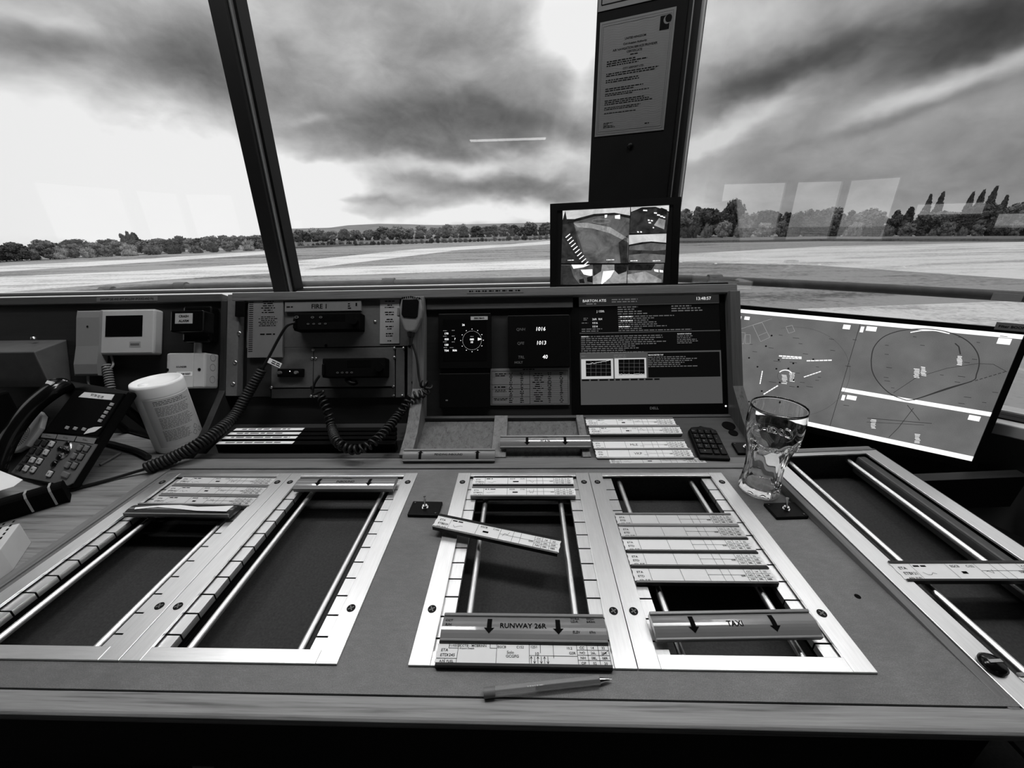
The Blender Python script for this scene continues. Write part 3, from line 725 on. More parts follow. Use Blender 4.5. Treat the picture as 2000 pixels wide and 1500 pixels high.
# ---------------------------------------------------------------- flight strips
def grid_print(mb, L, D, z, style, seed):
    """print on a paper strip, x in -L/2..L/2, y in -D/2..D/2"""
    X = lambda f: (f-.5)*L
    Y = lambda f: (f-.5)*D
    lw = .0005; rg = random.Random(seed); s = D*.24
    for f in (.118, .348, .535, .640, .700, .810, .868, .928): mb.line(X(f), Y(.02), X(f), Y(.98), lw, z)
    mb.text('ETA', X(.025), Y(.70), s, z, 'l', .012); mb.text('ETD', X(.025), Y(.36), s, z, 'l', .012)
    mb.text('A/N', X(.025), Y(.06), s*.7, z, 'l', .012); mb.text('FUEL', X(.07), Y(.06), s*.7, z, 'l', .012)
    mb.line(X(.535), Y(.52), X(.81), Y(.52), lw, z)
    mb.text('SSR', X(.785), Y(.45), s*.85, z, 'c', .012)
    for k, (a, b2, c) in enumerate((('CC', '14', '32'), ('NO', '26L', '26R'), ('NH', '08L', '08R'))):
        yy = Y(.80-.30*k)
        for q, t in ((.84, a), (.898, b2), (.958, c)): mb.text(t, X(q), yy, s*.82, z, 'c', .014)
        if k: mb.line(X(.81), Y(.95-.30*k), X(.99), Y(.95-.30*k), lw, z)
    if style == 'used':
        mb.text('1%d%d' % (rg.randint(0, 2), rg.randint(10, 59)), X(.085), Y(.36), s, z, 'c', .01)
        mb.microtext(X(.13), Y(.74), X(.24), Y(.92), 1, z, .55, seed)
        mb.text('EGCB', X(.37), Y(.82), s*.8, z, 'l', .012); mb.text('C1%d2' % rg.choice((5, 7)), X(.52), Y(.82), s*.8, z, 'r', .012)
        mb.microtext(X(.40), Y(.30), X(.46), Y(.52), 1, z, .7, seed+2)
        pts = [(X(.15+.02*k), Y(rg.uniform(.15, .5))) for k in range(5)]
        for a, b2 in zip(pts, pts[1:]): mb.line(*a, *b2, lw, z)
        pts = [(X(.56+.012*k), Y(rg.uniform(.25, .85))) for k in range(5)]
        for a, b2 in zip(pts, pts[1:]): mb.line(*a, *b2, lw, z)
    return mb
def paper_poly(L, D):
    nt_ = []; n = 5                                # perforated, slightly notched ends
    for k in range(n): nt_ += [(-L/2+(.0012 if k % 2 else 0), -D/2+D*k/(n-1))]
    r = [(-x, y) for x, y in nt_][::-1]
    return nt_[::-1]+[(p[0], -p[1]) for p in r]
HL, HD = .214, .0315
def holder_body(D=HD, L=HL, lip=.0042, t=.006):
    mb = MB()
    prof = [(-D/2, 0), (D/2, 0), (D/2, t+.0022), (D/2-lip, t+.0030), (D/2-lip, t), (-D/2+lip*.7, t), (-D/2+lip*.7, t+.0022), (-D/2, t+.0014)]
    mb.ext_x(prof[::-1], -L/2, L/2); return mb
_hb = {}
def strip_holder(label, M, mat, style='blank', seed=1, group=None, paper=PAPER, name='flight_strip_holder', L=HL, D=HD, text=None):
    r = thing(name, label, 'strip holder', M, group)
    key = (L, D, mat.name)
    if key not in _hb: _hb[key] = holder_body(D, L).mesh('holder', mat)
    part('holder', _hb[key], None, r)
    PD = D-.008; mb = MB(); mb.T = Matrix.Translation((0, -.0005, 0)); mb.prism(paper_poly(L+.004, PD), .0062, .0066)
    p = part('paper_strip', mb, paper, r)
    mb = MB(); mb.T = Matrix.Translation((0, -.0005, 0)); 
    if text: text(mb, L, PD, .0069)
    else: grid_print(mb, L, PD, .0069, style, seed)
    part('printing', mb, INK, p); return r
def header_holder(label, M, words, arrows=(), extra=None, D=.0345, L=HL, mat=None, name='header_strip_holder', arrow_dir=-1, wsize=.0085):
    """wide glossy header with a rounded top that names the bay section"""
    r = thing(name, label, 'strip holder', M)
    n = 9; top = []
    for k in range(n+1):
        t = k/n; y = D/2-t*D; z = .0075+.0050*sin(pi*t); top.append((y, z))
    mb = MB(); mb.ext_x(([(-D/2, 0), (D/2, 0)]+top), -L/2, L/2)
    part('holder', mb, mat or GLOSS_G, r)
    mb = MB(); mb.box(-L/2, L/2, D/2-.0035, D/2+.0012, .006, .0115); part('lip', mb, HOLD_G, r, .0012)
    mb = MB(); mb.box(-L/2, L/2, -D/2-.0012, -D/2+.0022, .003, .0098); part('lip', mb, HOLD_G, r, .0012)
    def zof(y): return .0079+.0050*sin(pi*min(1, max(0, (D/2-y)/D)))
    mb = MB(); mb.text(words, 0, 0, wsize, 0, 'c', .018)
    for ax in arrows:
        s_ = arrow_dir
        for k in range(4): mb.rect(ax-.0032, s_*(-.0105+.0035*k), ax+.0032, s_*(-.0105+.0035*(k+1)), 0)
        mb.add([(ax-.0072, s_*.0035, 0), (ax+.0072, s_*.0035, 0), (ax, s_*.0105, 0)], [(0, 1, 2)])
    for t, x, y, s_ in (extra or ()): mb.text(t, x, y, s_, 0, 'c', .012)
    mb.v = [(x, y, zof(y)) for x, y, z in mb.v]
    part('lettering', mb, INK, r); return r

ZH = -.0028                                        # holders sit on the combs
bx = lambda i: (XL0+W*.5, XL0+W*1.5, XR0+W*.5, XR0+W*1.5)[i]
ST = 'used flight strips in the bay beside the telephone'
for k, (y, lb) in enumerate(((-.030, 'furthest of three printed strips in the bay beside the telephone'), (-.0635, 'middle one of three printed strips in the bay beside the telephone'), (-.097, 'printed strip next to the torn glossy one beside the telephone'))):
    strip_holder('grey holder, '+lb, at(bx(0)+.012, y, ZH, -.02), HOLD_G, 'used', 10+k, ST, PAPER_G)
r = header_holder('glossy header with torn white label in the bay beside the telephone', at(bx(0)-.002, -.132, .001, -.015, -.12), ' ', name='torn_header_holder', D=.033, mat=plain('mirror_dark_label', .05, .10, 0, 0, coat=1.0))
mb = MB(); mb.prism([(-.095, -.002), (-.05, .006), (-.01, .008), (.03, .002), (.06, .004), (.10, .008), (.10, -.012), (.04, -.011), (0, -.006), (-.05, .000), (-.09, -.009)], .0125, .0130); part('torn_label', mb, PAPER, r)
header_holder('grey INBOUND header across the far end of the empty bay', at(bx(1)+.002, -.048, .003, 0, .10), 'INBOUND', (-.058, .052), [('LOCAL', 0, .0125, .006)], D=.036)
for k, (y, sd, lb) in enumerate(((-.031, 21, 'furthest strip at the far end of the RUNWAY 26R bay'), (-.0675, 22, 'second strip at the far end of the RUNWAY 26R bay'))):
    strip_holder('printed white strip, '+lb, at(bx(2), y, ZH), HOLD_G if k else HOLD_B, 'used', sd, 'strips at the end of the runway bay')
# the one lying askew over its bay
c = Vector((.096, -.196, .0)); 
strip_holder('black strip holder lying askew across the RUNWAY 26R bay', at(.097, -.197, .0075, radians(-13.4), 0, radians(2.2)), HOLD_B, 'used', 33, 'loose strip', L=.226, D=.034)
header_holder('glossy grey RUNWAY 26R header with two arrows', at(bx(2)+.002, -.3705, .002), 'RUNWAY 26R', (-.046, .047), [('CCT', -.102, .0075, .0052), ('R/H', -.102, .0005, .0052), ('LDA', .070, .0075, .0052), ('643m', .092, .0075, .0052), ('ELEV', .071, -.0075, .0046), ('69m', .092, -.0075, .0046), ('TORA', .071, .0125, .0046), ('532m', .092, .0125, .0046)], D=.037, L=.222, wsize=.0100)
def front_print(mb, L, D, z):
    X = lambda f: (f-.5)*L
    Y = lambda f: (f-.5)*D
    lw = .00055; s = D*.215
    for f, a, b2 in ((.062, .74, 1), (.118, 0, 1), (.345, 0, 1), (.535, 0, 1), (.60, .55, 1), (.675, .30, 1), (.305, .78, 1), (.812, 0, 1), (.872, 0, 1), (.935, 0, 1), (.995, 0, 1), (.05, 0, .22)): mb.line(X(f), Y(a), X(f), Y(b2), lw, z)
    for a, b2, y in ((0, .118, .22), (.535, .812, .42), (.062, .118, .76), (.305, .345, .78), (.812, .995, .75), (.812, .995, .48), (.812, .995, .22)): mb.line(X(a), Y(y), X(b2), Y(y), lw, z)
    for t, x, y, k, al in (('11/05/23', .065, .90, .8, 'l'), ('CCTB - MCBRINN', .125, .90, .85, 'l'), ('Airport Details', .125, .76, .6, 'l'), ('EGCB', .35, .86, .85, 'l'), ('C152', .46, .86, .85, 'l'),
                           ('ETA', .02, .66, 1, 'l'), ('ETD', .02, .40, 1, 'l'), ('1245', .062, .40, 1, 'l'), ('A/N', .02, .08, .8, 'l'), ('FUEL', .062, .08, .8, 'l'), ('GCGFG', .40, .38, .95, 'l'), ('Solo', .405, .58, 1, 'l'),
                           ('1251', .545, .88, .9, 'l'), ('10', .57, .52, 1.1, 'l'), ('GSR', .765, .58, .9, 'l'), ('10.2', .755, .84, .85, 'l')): mb.text(t, X(x), Y(y), s*k, z, al, .010)
    for k, row in enumerate((('CC', '14', '32'), ('NO', '26L', '26R'), ('NH', '08L', '08R'), ('OP', '02', '20'))):
        for q, t in zip((.842, .904, .966), row): mb.text(t, X(q), Y(.87-.265*k), s*.85, z, 'c', .014)
    for k in range(6):                              # pencilled arrows
        x = X(.546+.019*k); up = k % 2 == 0; mb.line(x, Y(.02), x, Y(.38), lw*1.1, z)
        yy = Y(.38) if up else Y(.02); d = -.003 if up else .003
        mb.line(x, yy, x-.0014, yy+d, lw, z); mb.line(x, yy, x+.0014, yy+d, lw, z)
    mb.line(X(.95), Y(.46), X(.99), Y(.72), lw, z)
strip_holder('printed strip reading ETD 1245 in black holder below the RUNWAY 26R header', at(bx(2)+.002, -.4035, .001), HOLD_B, 'used', 5, 'strip under the runway header', L=.222, D=.0325, text=front_print)
ORD = ['furthest', 'second', 'middle', 'fourth', 'nearest to the TAXI header']
for k in range(5):
    strip_holder('blank strip in %s holder, %s of five in the TAXI bay' % ('light grey' if k < 2 else 'black', ORD[k]), at(bx(3)-.007, -.149-.0313*k, ZH, 0), HOLD_G if k < 2 else HOLD_B, 'blank', 40+k, 'blank strips in the taxi bay', PAPER_G if k < 2 else PAPER)
header_holder('glossy grey TAXI header with two arrows, tilted in its bay', at(bx(3)-.005, -.3625, .005, radians(1.8), .22), 'TAXI', (-.056, .052), D=.0335, L=.218, wsize=.0098)
# angled bay
M = RBM @ at(.142, -.318, ZH, radians(-3.0))
strip_holder('long flight strip in black holder across the angled bay beside the radar monitor', M, HOLD_B, 'used', 61, 'strips in the angled bay', L=.235, D=.036)
strip_holder('flight strip in grey holder beside the black knob of the angled bay', RBM @ at(.150, -.482, ZH, radians(-3.0)), HOLD_G, 'used', 62, 'strips in the angled bay', L=.235, D=.036)
kp = RBM.inverted() @ onz(1932, 1303, .0)
k = thing('rail_knob', 'black slotted thumb knob on the rail of the angled bay', 'knob', RBM @ at(.0155, kp.y, .003))
mb = MB(); mb.lathe([(0, 0), (.0135, 0), (.0135, .004), (.010, .008), (0, .009)], 24); part('knob_body', mb, BLACK_G, k)
mb = MB(); mb.box(-.008, .008, -.0018, .0018, .008, .0098); part('slot_insert', mb, STEEL, k)

# ---------------------------------------------------------------- toggle switches, pen
def toggle(label, x, y, rz, lean=.15, w=.060, d=.040, z=0.0, group='toggle switch plates', M=None):
    s = thing('toggle_switch', label, 'switch', M if M is not None else at(x, y, z, rz), group)
    mb = MB(); mb.box(-w/2, w/2, -d/2, d/2, 0, .0065); part('plate', mb, BLACK, s, .0012)
    mb = MB(); mb.cyl((0, 0, .006), (0, 0, .0085), .0068, 6); mb.cyl((0, 0, .0085), (0, 0, .013), .0045, 14); part('nut', mb, CHROME, s)
    mb = MB(); mb.cyl((0, 0, .012), (0, .028*lean, .030), .0018, 10, .0028); part('lever', mb, CHROME, s)
    for a in (-1, 1): screw('screw', a*w*.40, -a*d*.36, .0065, s, .0026)
    return s
toggle('black toggle switch plate between the two pairs of bays', -.046, -.122, -.03)
toggle('black toggle switch plate in front of the drinking glass', .643, -.1245, .05)
p0, p1 = onz(945, 1354, .0045), onz(1196, 1327, .0045)
dv = p1-p0; PL_ = dv.length
def pen_mat():
    m, nt, b = _new('clear_pen_plastic'); out = nt.nodes['Material Output']
    b.inputs['Base Color'].default_value = g(.42); b.inputs['Roughness'].default_value = .15
    tr = nt.nodes.new('ShaderNodeBsdfTransparent'); tr.inputs[0].default_value = g(.9)
    mx = nt.nodes.new('ShaderNodeMixShader'); mx.inputs[0].default_value = .42
    nt.links.new(tr.outputs[0], mx.inputs[1]); nt.links.new(b.outputs[0], mx.inputs[2]); nt.links.new(mx.outputs[0], out.inputs[0]); return m
pen = thing('ballpoint_pen', 'clear hexagonal ballpoint pen lying along the front of the desk', 'pen', at(p0.x, p0.y, 0, math.atan2(dv.y, dv.x)))
CLEAR = pen_mat()
mb = MB(); mb.cyl((.012, 0, .0048), (PL_-.016, 0, .0048), .0056, 6, smooth=False); part('barrel', mb, CLEAR, pen)
mb = MB(); mb.cyl((.062, 0, .0048), (PL_-.012, 0, .0048), .0022, 10); part('ink_tube', mb, INK, pen)
mb = MB(); mb.cyl((0, 0, .0048), (.0135, 0, .0048), .0058, 12); part('end_plug', mb, GREY_P, pen)
mb = MB(); mb.cyl((PL_-.016, 0, .0048), (PL_-.004, 0, .0048), .0036, 12, .0014); mb.cyl((PL_-.004, 0, .0048), (PL_, 0, .0048), .0010, 8, .0005); part('tip', mb, CHROME, pen)
mb = MB(); mb.T = Matrix.Translation((.068, -.0002, .0090)); mb.microtext(-.016, -.0009, .016, .0009, 1, 0, .7, 4); part('imprint', mb, PAPER, pen)
# scuffed hole and stain marks on the desk
mb = MB(); pt = onz(1675, 1165); mb.cyl((pt.x, pt.y, -.001), (pt.x, pt.y, .0003), .0042, 14); part('plugged_hole', mb, BLACK_M, desk)
# ================================================================ upright instrument console
P0 = Vector((0, .213, .037)); PEY = Vector((0, .418, .908)).normalized(); PNN = Vector((1, 0, 0)).cross(PEY)
CM = frame(P0, (1, 0, 0), PEY)                     # local: x right, y up the slope, z towards the controller
def pp(u, v, h=0.0):
    p = onpl(u, v, P0+PNN*h, PNN)-P0; return p.x, p.dot(PEY)
def pbox(u0, v0, u1, v1, h=0.0):
    um, vm = (u0+u1)/2, (v0+v1)/2
    return pp(u0, vm, h)[0], pp(u1, vm, h)[0], pp(um, v1, h)[1], pp(um, v0, h)[1]
T0 = Vector((0, .060, .003)); TEY = (Vector((0, .212, .0365))-T0).normalized(); TN = Vector((1, 0, 0)).cross(TEY)
TM = frame(T0, (1, 0, 0), TEY)
def tp(u, v, h=0.0):
    p = onpl(u, v, T0+TN*h, TN)-T0; return p.x, p.dot(TEY)
TLEN = (Vector((0, .212, .0365))-T0).length
def panel_at(x, y, h=0.0, rz=0.0): return CM @ Matrix.Translation((x, y, h)) @ Matrix.Rotation(rz, 4, 'Z')
def tray_at(x, y, h=0.0, rz=0.0): return TM @ Matrix.Translation((x, y, h)) @ Matrix.Rotation(rz, 4, 'Z')

con = thing('instrument_console', 'oak-framed sloping instrument console across the back of the desk', 'console', CM)
TOPB = .345
xr0, xr1 = -.665, -.150                              # radio rack
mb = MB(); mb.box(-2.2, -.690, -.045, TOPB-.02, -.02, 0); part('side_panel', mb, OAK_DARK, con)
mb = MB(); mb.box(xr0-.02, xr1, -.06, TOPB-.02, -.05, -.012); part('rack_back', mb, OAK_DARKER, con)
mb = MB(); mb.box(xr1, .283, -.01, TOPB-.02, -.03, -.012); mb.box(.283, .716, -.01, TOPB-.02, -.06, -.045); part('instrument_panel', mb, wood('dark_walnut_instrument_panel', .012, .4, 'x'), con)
mb = MB(); mb.box(-.118, .283, TOPB-.052, TOPB-.0225, -.012, .0); part('upper_fillet', mb, wood('fillet_oak', .05, .4, 'x'), con, .001)
mb = MB(); mb.box(-2.2, -.690, TOPB-.022, TOPB, -.04, .010); part('top_rail', mb, wood('top_rail_oak', .06, .4, 'x'), con, .002)
mb = MB(); mb.box(-.660, .716, TOPB-.022, TOPB+.002, -.04, .012); part('top_rail', mb, wood('top_rail_oak_light', .13, .4, 'x'), con, .002)
# tray deck in tray space is parented through its own matrix
def tpart(name, mb, mat, bev=0.0):
    mb.v = [tuple(CM.inverted() @ (TM @ Vector(p))) for p in mb.v]; return part(name, mb, mat, con, bev)
mb = MB(); mb.box(-.12, .716, 0, TLEN, -.022, -.008); tpart('tray_floor', mb, OAK_TRAY)
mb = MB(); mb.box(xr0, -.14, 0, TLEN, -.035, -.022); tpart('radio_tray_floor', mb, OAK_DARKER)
mb = MB(); mb.box(.285, .69, 0, TLEN, -.0085, 0); tpart('keypad_shelf', mb, wood('shelf_oak', .05, .35, 'x'))
for u0, u1 in ((963, 990), (1131, 1146)):
    a, b = tp(u0, 850)[0], tp(u1, 850)[0]
    mb = MB(); mb.box(a, b, 0, TLEN, -.0085, .0035); tpart('tray_divider', mb, OAK_TZ, .001)
mb = MB(); mb.box(-.12, .69, TLEN-.010, TLEN, -.0085, .003); tpart('tray_rear_bead', mb, wood('bead_oak', .05, .4, 'x'), .001)
mb = MB(); mb.box(-.66, -.15, .000, .016, -.035, .002); tpart('radio_tray_front', mb, OAK_DARK, .001)
def cheek(name, x0, x1, mat, hp=.022, ht=.020):
    def PW(b, h): v = P0+PEY*b+PNN*h; return (v.y, v.z)
    def TW(t, h): v = T0+TEY*t+TN*h; return (v.y, v.z)
    prof = [PW(TOPB-.02, -.014), PW(TOPB-.02, hp), PW(.075, hp), TW(TLEN-.055, ht+.012), TW(TLEN-.085, ht), TW(.0, ht*.55), TW(.0, -.01), PW(-.035, -.014)]
    mb = MB(); mb.ext_x(prof[::-1], x0, x1); mb.v = [tuple(CM.inverted() @ Vector(p)) for p in mb.v]
    return part(name, mb, mat, con, .0018)
cheek('divider_cheek', -.150, -.120, wood('cheek_oak', .13, .6, 'y'))
cheek('end_cheek', .690, .716, wood('end_cheek_oak', .07, .6, 'y'), .024, .020)
cheek('end_cheek', -.690, -.6725, wood('left_cheek_oak', .02, .6, 'y'), .012, .012)
# left ear strip with screws
a0, a1, b0, b1 = pbox(455, 583, 480, 768)
mb = MB(); mb.box(-.672, -.640, .060, TOPB-.003, -.012, .0115); ear = part('ear_strip', mb, RACK_L, con, .001)
def rivet(x, y, z, parent, r=.0045, m=None, nm='bolt'):
    mb = MB(); mb.lathe([(r, 0), (r, .0012), (r*.6, .0026), (0, .003)], 14, (x, y, z)); return part(nm, mb, m or STEEL, parent)
for u, v in ((467, 651), (459, 708), (455, 750)):
    x, y = pp(u, v, .012); rivet(x, y, .0115, ear, .006)
mb = MB(); x, y = pp(471, 604, .012); mb.box(x-.013, x+.013, y-.022, y+.022, .0118, .019); part('clip', mb, BLACK, ear, .002)
# equipment rack plates
rack = thing('equipment_rack', 'grey metal rack panels carrying the two radios', 'rack panel', CM)
def plate(name, u0, v0, u1, v1, h, mat, t=.004, bev=.0006):
    x0, x1, y0, y1 = pbox(u0, v0, u1, v1, h); mb = MB(); mb.box(x0, x1, y0, y1, h-t, h); return part(name, mb, mat, rack, bev), (x0, x1, y0, y1)
plate('upper_plate', 482, 580, 796, 677.5, .0, RACK)
plate('corner_plate', 482, 679, 529, 775, -.001, plain('dark_rack_panel', .015, .5, 0, .1, 100))
plate('blank_plate', 530, 679, 611, 757, .0, RACK)
plate('radio_plate', 612.5, 679, 771, 755, .0, RACK)
plate('edge_plate', 773, 679, 790, 776, .0, RACK)
plate('lower_strip', 530, 759, 771, 777, .0, plain('rack_lower_strip', .05, .4, .2, .1, 100))
plate('rack_ear', 796, 590, 816, 776, .004, RACK_L)
for u, v in ((805, 596), (800, 676), (809, 704), (807, 747), (732, 628), (609, 700), (616, 700), (529, 757), (608, 757), (770, 680), (770, 698), (768, 755), (768, 773), (607, 774), (614, 774), (636, 675), (640, 585), (788, 680), (785, 773), (611, 683)):
    x, y = pp(u, v, .002); rivet(x, y, .0 if u < 796 else .004, rack, .0042, STEEL if (u+v) % 3 else BLACK)

# ---- radios
def radio(label, u0, v0, u1, v1, h, buttons):
    x0, x1, y0, y1 = pbox(u0, v0, u1, v1, h); cx, cy = (x0+x1)/2, (y0+y1)/2; hw, hh = (x1-x0)/2, (y1-y0)/2
    r = thing('mobile_radio', label, 'radio', panel_at(cx, cy))
    mb = MB(); mb.box(-hw, hw, -hh, hh, 0, h); part('radio_body', mb, BLACK_M, r, .003)
    mb = MB(); mb.box(-hw*.98, -hw*.90, -hh*.8, hh*.4, h-.012, h+.006); part('mic_socket', mb, BLACK, r, .002)
    mb = MB(); mb.box(-hw*.2, hw*.55, hh*.05, hh*.75, h, h+.0006); part('display', mb, BLACK_G, r)
    mb = MB(); mb.cyl((hw*.84, 0, h), (hw*.84, 0, h+.010), hh*.45, 20); part('volume_knob', mb, BLACK, r)
    for bx_, by_, w in buttons:
        mb = MB(); mb.ring((bx_*hw, by_*hh, 0), w*.55, w, 18); mb.v = [(x, (y-by_*hh)*.6+by_*hh, h+.0012) for x, y, z in mb.v]
        bt = MB(); bt.cyl((bx_*hw, by_*hh, h), (bx_*hw, by_*hh, h+.001), w*.9, 14); q = part('button', bt, BLACK, r); part('button_mark', mb, INK_G, q)
    return r, (cx, cy, hw, hh)
fire, fb = radio('black mobile radio under the FIRE 1 sign', 573, 611, 703, 645, .035, [(-.90, .55, .006)]+[(x, .50, .0045) for x in (-.42, -.17)]+[(x, -.25, .0035) for x in (-.55, -.38, -.2, -.03)])
radio2, rb2 = radio('black mobile radio on the lower rack plate', 629, 699, 752, 737, .035, [(x, -.5, .0035) for x in (-.5, -.35, -.2, -.05)])
def flat_card(name, label, cat, quad, h, mat, t=.001, printer=None, M=None, bev=0.0, inkmat=None):
    """thin rectangular card given by its pixel box on the panel"""
    x0, x1, y0, y1 = pbox(*quad, h+t); cx, cy = (x0+x1)/2, (y0+y1)/2; hw, hh = (x1-x0)/2, (y1-y0)/2
    r = thing(name, label, cat, panel_at(cx, cy, h)); mb = MB(); mb.box(-hw, hw, -hh, hh, 0, t); c = part('card', mb, mat, r, bev)
    if printer: m2 = MB(); printer(m2, hw, hh, t+.0003); part('printing', m2, inkmat or INK, c)
    return r
def p_fire(m, w, h, z):
    m.text('FIRE 1', -.01, 0, h*1.25, z, 'c', .02); m.microtext(-w*.95, -h*.25, -w*.68, h*.15, 1, z, .6, 3); m.microtext(w*.66, -h*.7, w*.78, h*.6, 3, z, .5, 4); m.rect(w*.86, -h*.1, w*.90, h*.55, z)
flat_card('radio_sign', 'grey sign plate reading FIRE 1 above the upper radio', 'sign', (556, 588, 705, 608), 0, plain('fire_sign_plastic', .17, .45, 0, .05, 40), .008, p_fire, bev=.001)
def p_list(m, w, h, z):
    m.microtext(-w*.15, h*.90, w*.3, h*.98, 1, z, .6, 5, True)
    for k, (a, b, n) in enumerate(((.42, .86, 6), (.0, .34, 6), (-.30, -.20, 1))): m.microtext(-w*.45, h*a, w*.75, h*b, n, z, .42, 8+k, True, (.4, .95))
    for k in range(27): m.rect(-w*.94, h*(.93-.0665*k)-h*.012, -w*.70, h*(.93-.0665*k)+h*.012, z)
flat_card('procedure_booklet', 'tall grey comb-bound booklet hung left of the FIRE 1 sign', 'booklet', (484, 578, 552, 698), .002, plain('grey_booklet_cover', .16, .6, 0, .05, 40), .006, p_list, inkmat=INK)
def p_tags(m, w, h, z):
    for k, f in enumerate((.9, .72, .62, .40, .30, .08, -.02, -.24, -.34, -.56, -.66, -.88)): m.microtext(-w*.55, h*(f-.03), w*.55, h*(f+.03), 1, z, .8, 20+k, True, (.35, .95))
flat_card('callsign_card', 'narrow white card of printed lines beside the hand microphone', 'card', (742, 584, 780, 671), .001, plain('pale_grey_card', .30, .6, 0, .05, 40), .001, p_tags)  # card drawn in one even pale grey
sw = thing('rack_switch_unit', 'small black panel unit with two knobs on the blank rack plate', 'switch', panel_at(*[(a+b)/2 for a, b in ((pbox(545, 719, 596, 738)[0], pbox(545, 719, 596, 738)[1]), (pbox(545, 719, 596, 738)[2], pbox(545, 719, 596, 738)[3]))]))
mb = MB(); mb.box(-.036, .036, -.0115, .0115, 0, .010); part('unit_body', mb, BLACK, sw, .002)
for x in (-.026, .020): mb = MB(); mb.cyl((x, 0, .010), (x, 0, .018), .0045, 14); part('knob', mb, GREY_P, sw)
mb = MB(); mb.cyl((0, .004, .010), (0, .004, .011), .0012, 8); part('indicator', mb, emit('white_indicator', 1, 1.2), sw)
x, y = pp(690, 745, .02); hk = thing('microphone_hook', 'small dark hook under the lower radio', 'hook', panel_at(x, y))
mb = MB(); mb.tube(smooth_path([(-.02, .006, .001), (-.018, .004, .02), (0, -.006, .026), (.008, -.002, .018)], 5), .006, 8); part('hook', mb, BLACK, hk)

# ---- hand microphone with its coiled lead
mx, my = pp(803, 612, .045)
mic = thing('hand_microphone', 'grey hand microphone with black grille hung on the oak divider', 'microphone', panel_at(mx, my, .030, radians(-2)))
prof = [(-.026, .036), (-.014, .043), (.014, .043), (.026, .036), (.031, .010), (.028, -.012), (.016, -.044), (.010, -.052), (-.010, -.052), (-.016, -.044), (-.028, -.012), (-.031, .010)]
mb = MB(); mb.prism(prof[::-1], 0, .022); part('mic_body', mb, plain('grey_mic_plastic', .20, .35, 0, .05, 60), mic, .006, seg=3)
mb = MB(); mb.prism([(-.022, .034), (.018, .036), (.022, .030), (.020, -.010), (.014, -.014), (-.018, -.012), (-.023, -.004)][::-1], .0215, .0245); part('grille', mb, BLACK_M, mic, .003)
mb = MB(); mb.box(-.038, -.030, -.008, .016, .004, .016); part('talk_button', mb, GREY_P, mic, .002)
mb = MB(); mb.cyl((0, -.046, .010), (0, -.062, .010), .012, 14, .008); mb.cyl((0, -.062, .010), (0, -.084, .010), .0065, 12, .004); part('strain_relief', mb, RUBBER, mic)
mb = MB()
for k in range(9): mb.box(-.024+.0055*k, -.021+.0055*k, .040-.0008*abs(k-4), .044-.0008*abs(k-4), .006, .0235)
part('grille_ribs', mb, BLACK, mic)
mb = MB(); mb.cyl((0, .02, -.008), (0, .02, .002), .009, 14); part('hang_stud', mb, STEEL, mic)
WM = mic.matrix_world.inverted()
def P3(u, v, h): x, y = pp(u, v, h); return P0+Vector((x, 0, 0))+PEY*y+PNN*h
def Z3(u, v, z): return onz(u, v, z)
pts = [P3(806, 672, .036), P3(814, 700, .034), P3(818, 735, .032), P3(822, 752, .034)]
mb = MB(); mb.tube([WM @ p for p in smooth_path(pts, 6)], .0032, 8); part('lead', mb, RUBBER, mic)
pts = smooth_path([P3(824, 748, .040), P3(838, 757, .045), P3(828, 768, .044), P3(806, 775, .042), P3(790, 795, .045), P3(775, 815, .05), Z3(745, 850, .055), Z3(715, 873, .045), Z3(685, 878, .04), Z3(658, 862, .05), P3(648, 835, .05), P3(640, 805, .04), P3(632, 785, .034), P3(625, 772, .03)], 8)
mb = MB(); mb.helix([WM @ p for p in pts], .0095, .0032, 44, 6, 12); part('coiled_lead', mb, RUBBER, mic)
pts = smooth_path([P3(625, 772, .030), P3(632, 764, .03), P3(622, 766, .022), P3(611, 770, .016), P3(614, 750, .02), P3(624, 734, .03)], 6)
mb = MB(); mb.tube([WM @ p for p in pts], .0032, 8); part('lead', mb, RUBBER, mic)
# ---- coiled lead of the upper radio, hanging down to the desk
cd_ = thing('coiled_radio_lead', 'thick black coiled lead hanging from the upper radio down to the desk', 'cable', at(0, 0, 0))
pts = smooth_path([P3(577, 630, .040), P3(560, 637, .044), P3(545, 660, .034), P3(528, 692, .028), P3(512, 722, .026)], 6)
mb = MB(); mb.tube(pts, .0036, 8); part('lead', mb, RUBBER, cd_)
pts = smooth_path([P3(513, 720, .028), P3(498, 745, .030), P3(480, 775, .032), P3(458, 812, .045), Z3(425, 842, .050), Z3(380, 872, .038), Z3(335, 895, .024), Z3(288, 914, .014)], 8)
mb = MB(); mb.helix(pts, lambda t: .0085+.0025*min(1, t*3), .0042, 46, 6, 12); part('coil', mb, RUBBER, cd_)
pts = smooth_path([Z3(290, 914, .012), Z3(240, 929, .006), Z3(190, 943, .005), Z3(140, 956, .005)], 6)
mb = MB(); mb.tube(pts, .0036, 8); part('lead', mb, RUBBER, cd_)
tg_ = P3(530, 706, .032); mb = MB(); mb.T = frame(tg_, (.9, -.1, -.42), PEY); mb.box(-.008, .028, -.007, .007, 0, .001); lt = part('cable_tag', mb, PAPER, cd_)
mb = MB(); mb.T = frame(tg_, (.9, -.1, -.42), PEY); mb.microtext(.002, -.005, .026, .005, 2, .0014, .5, 5, False, (.8, 1)); part('tag_print', mb, INK, lt)

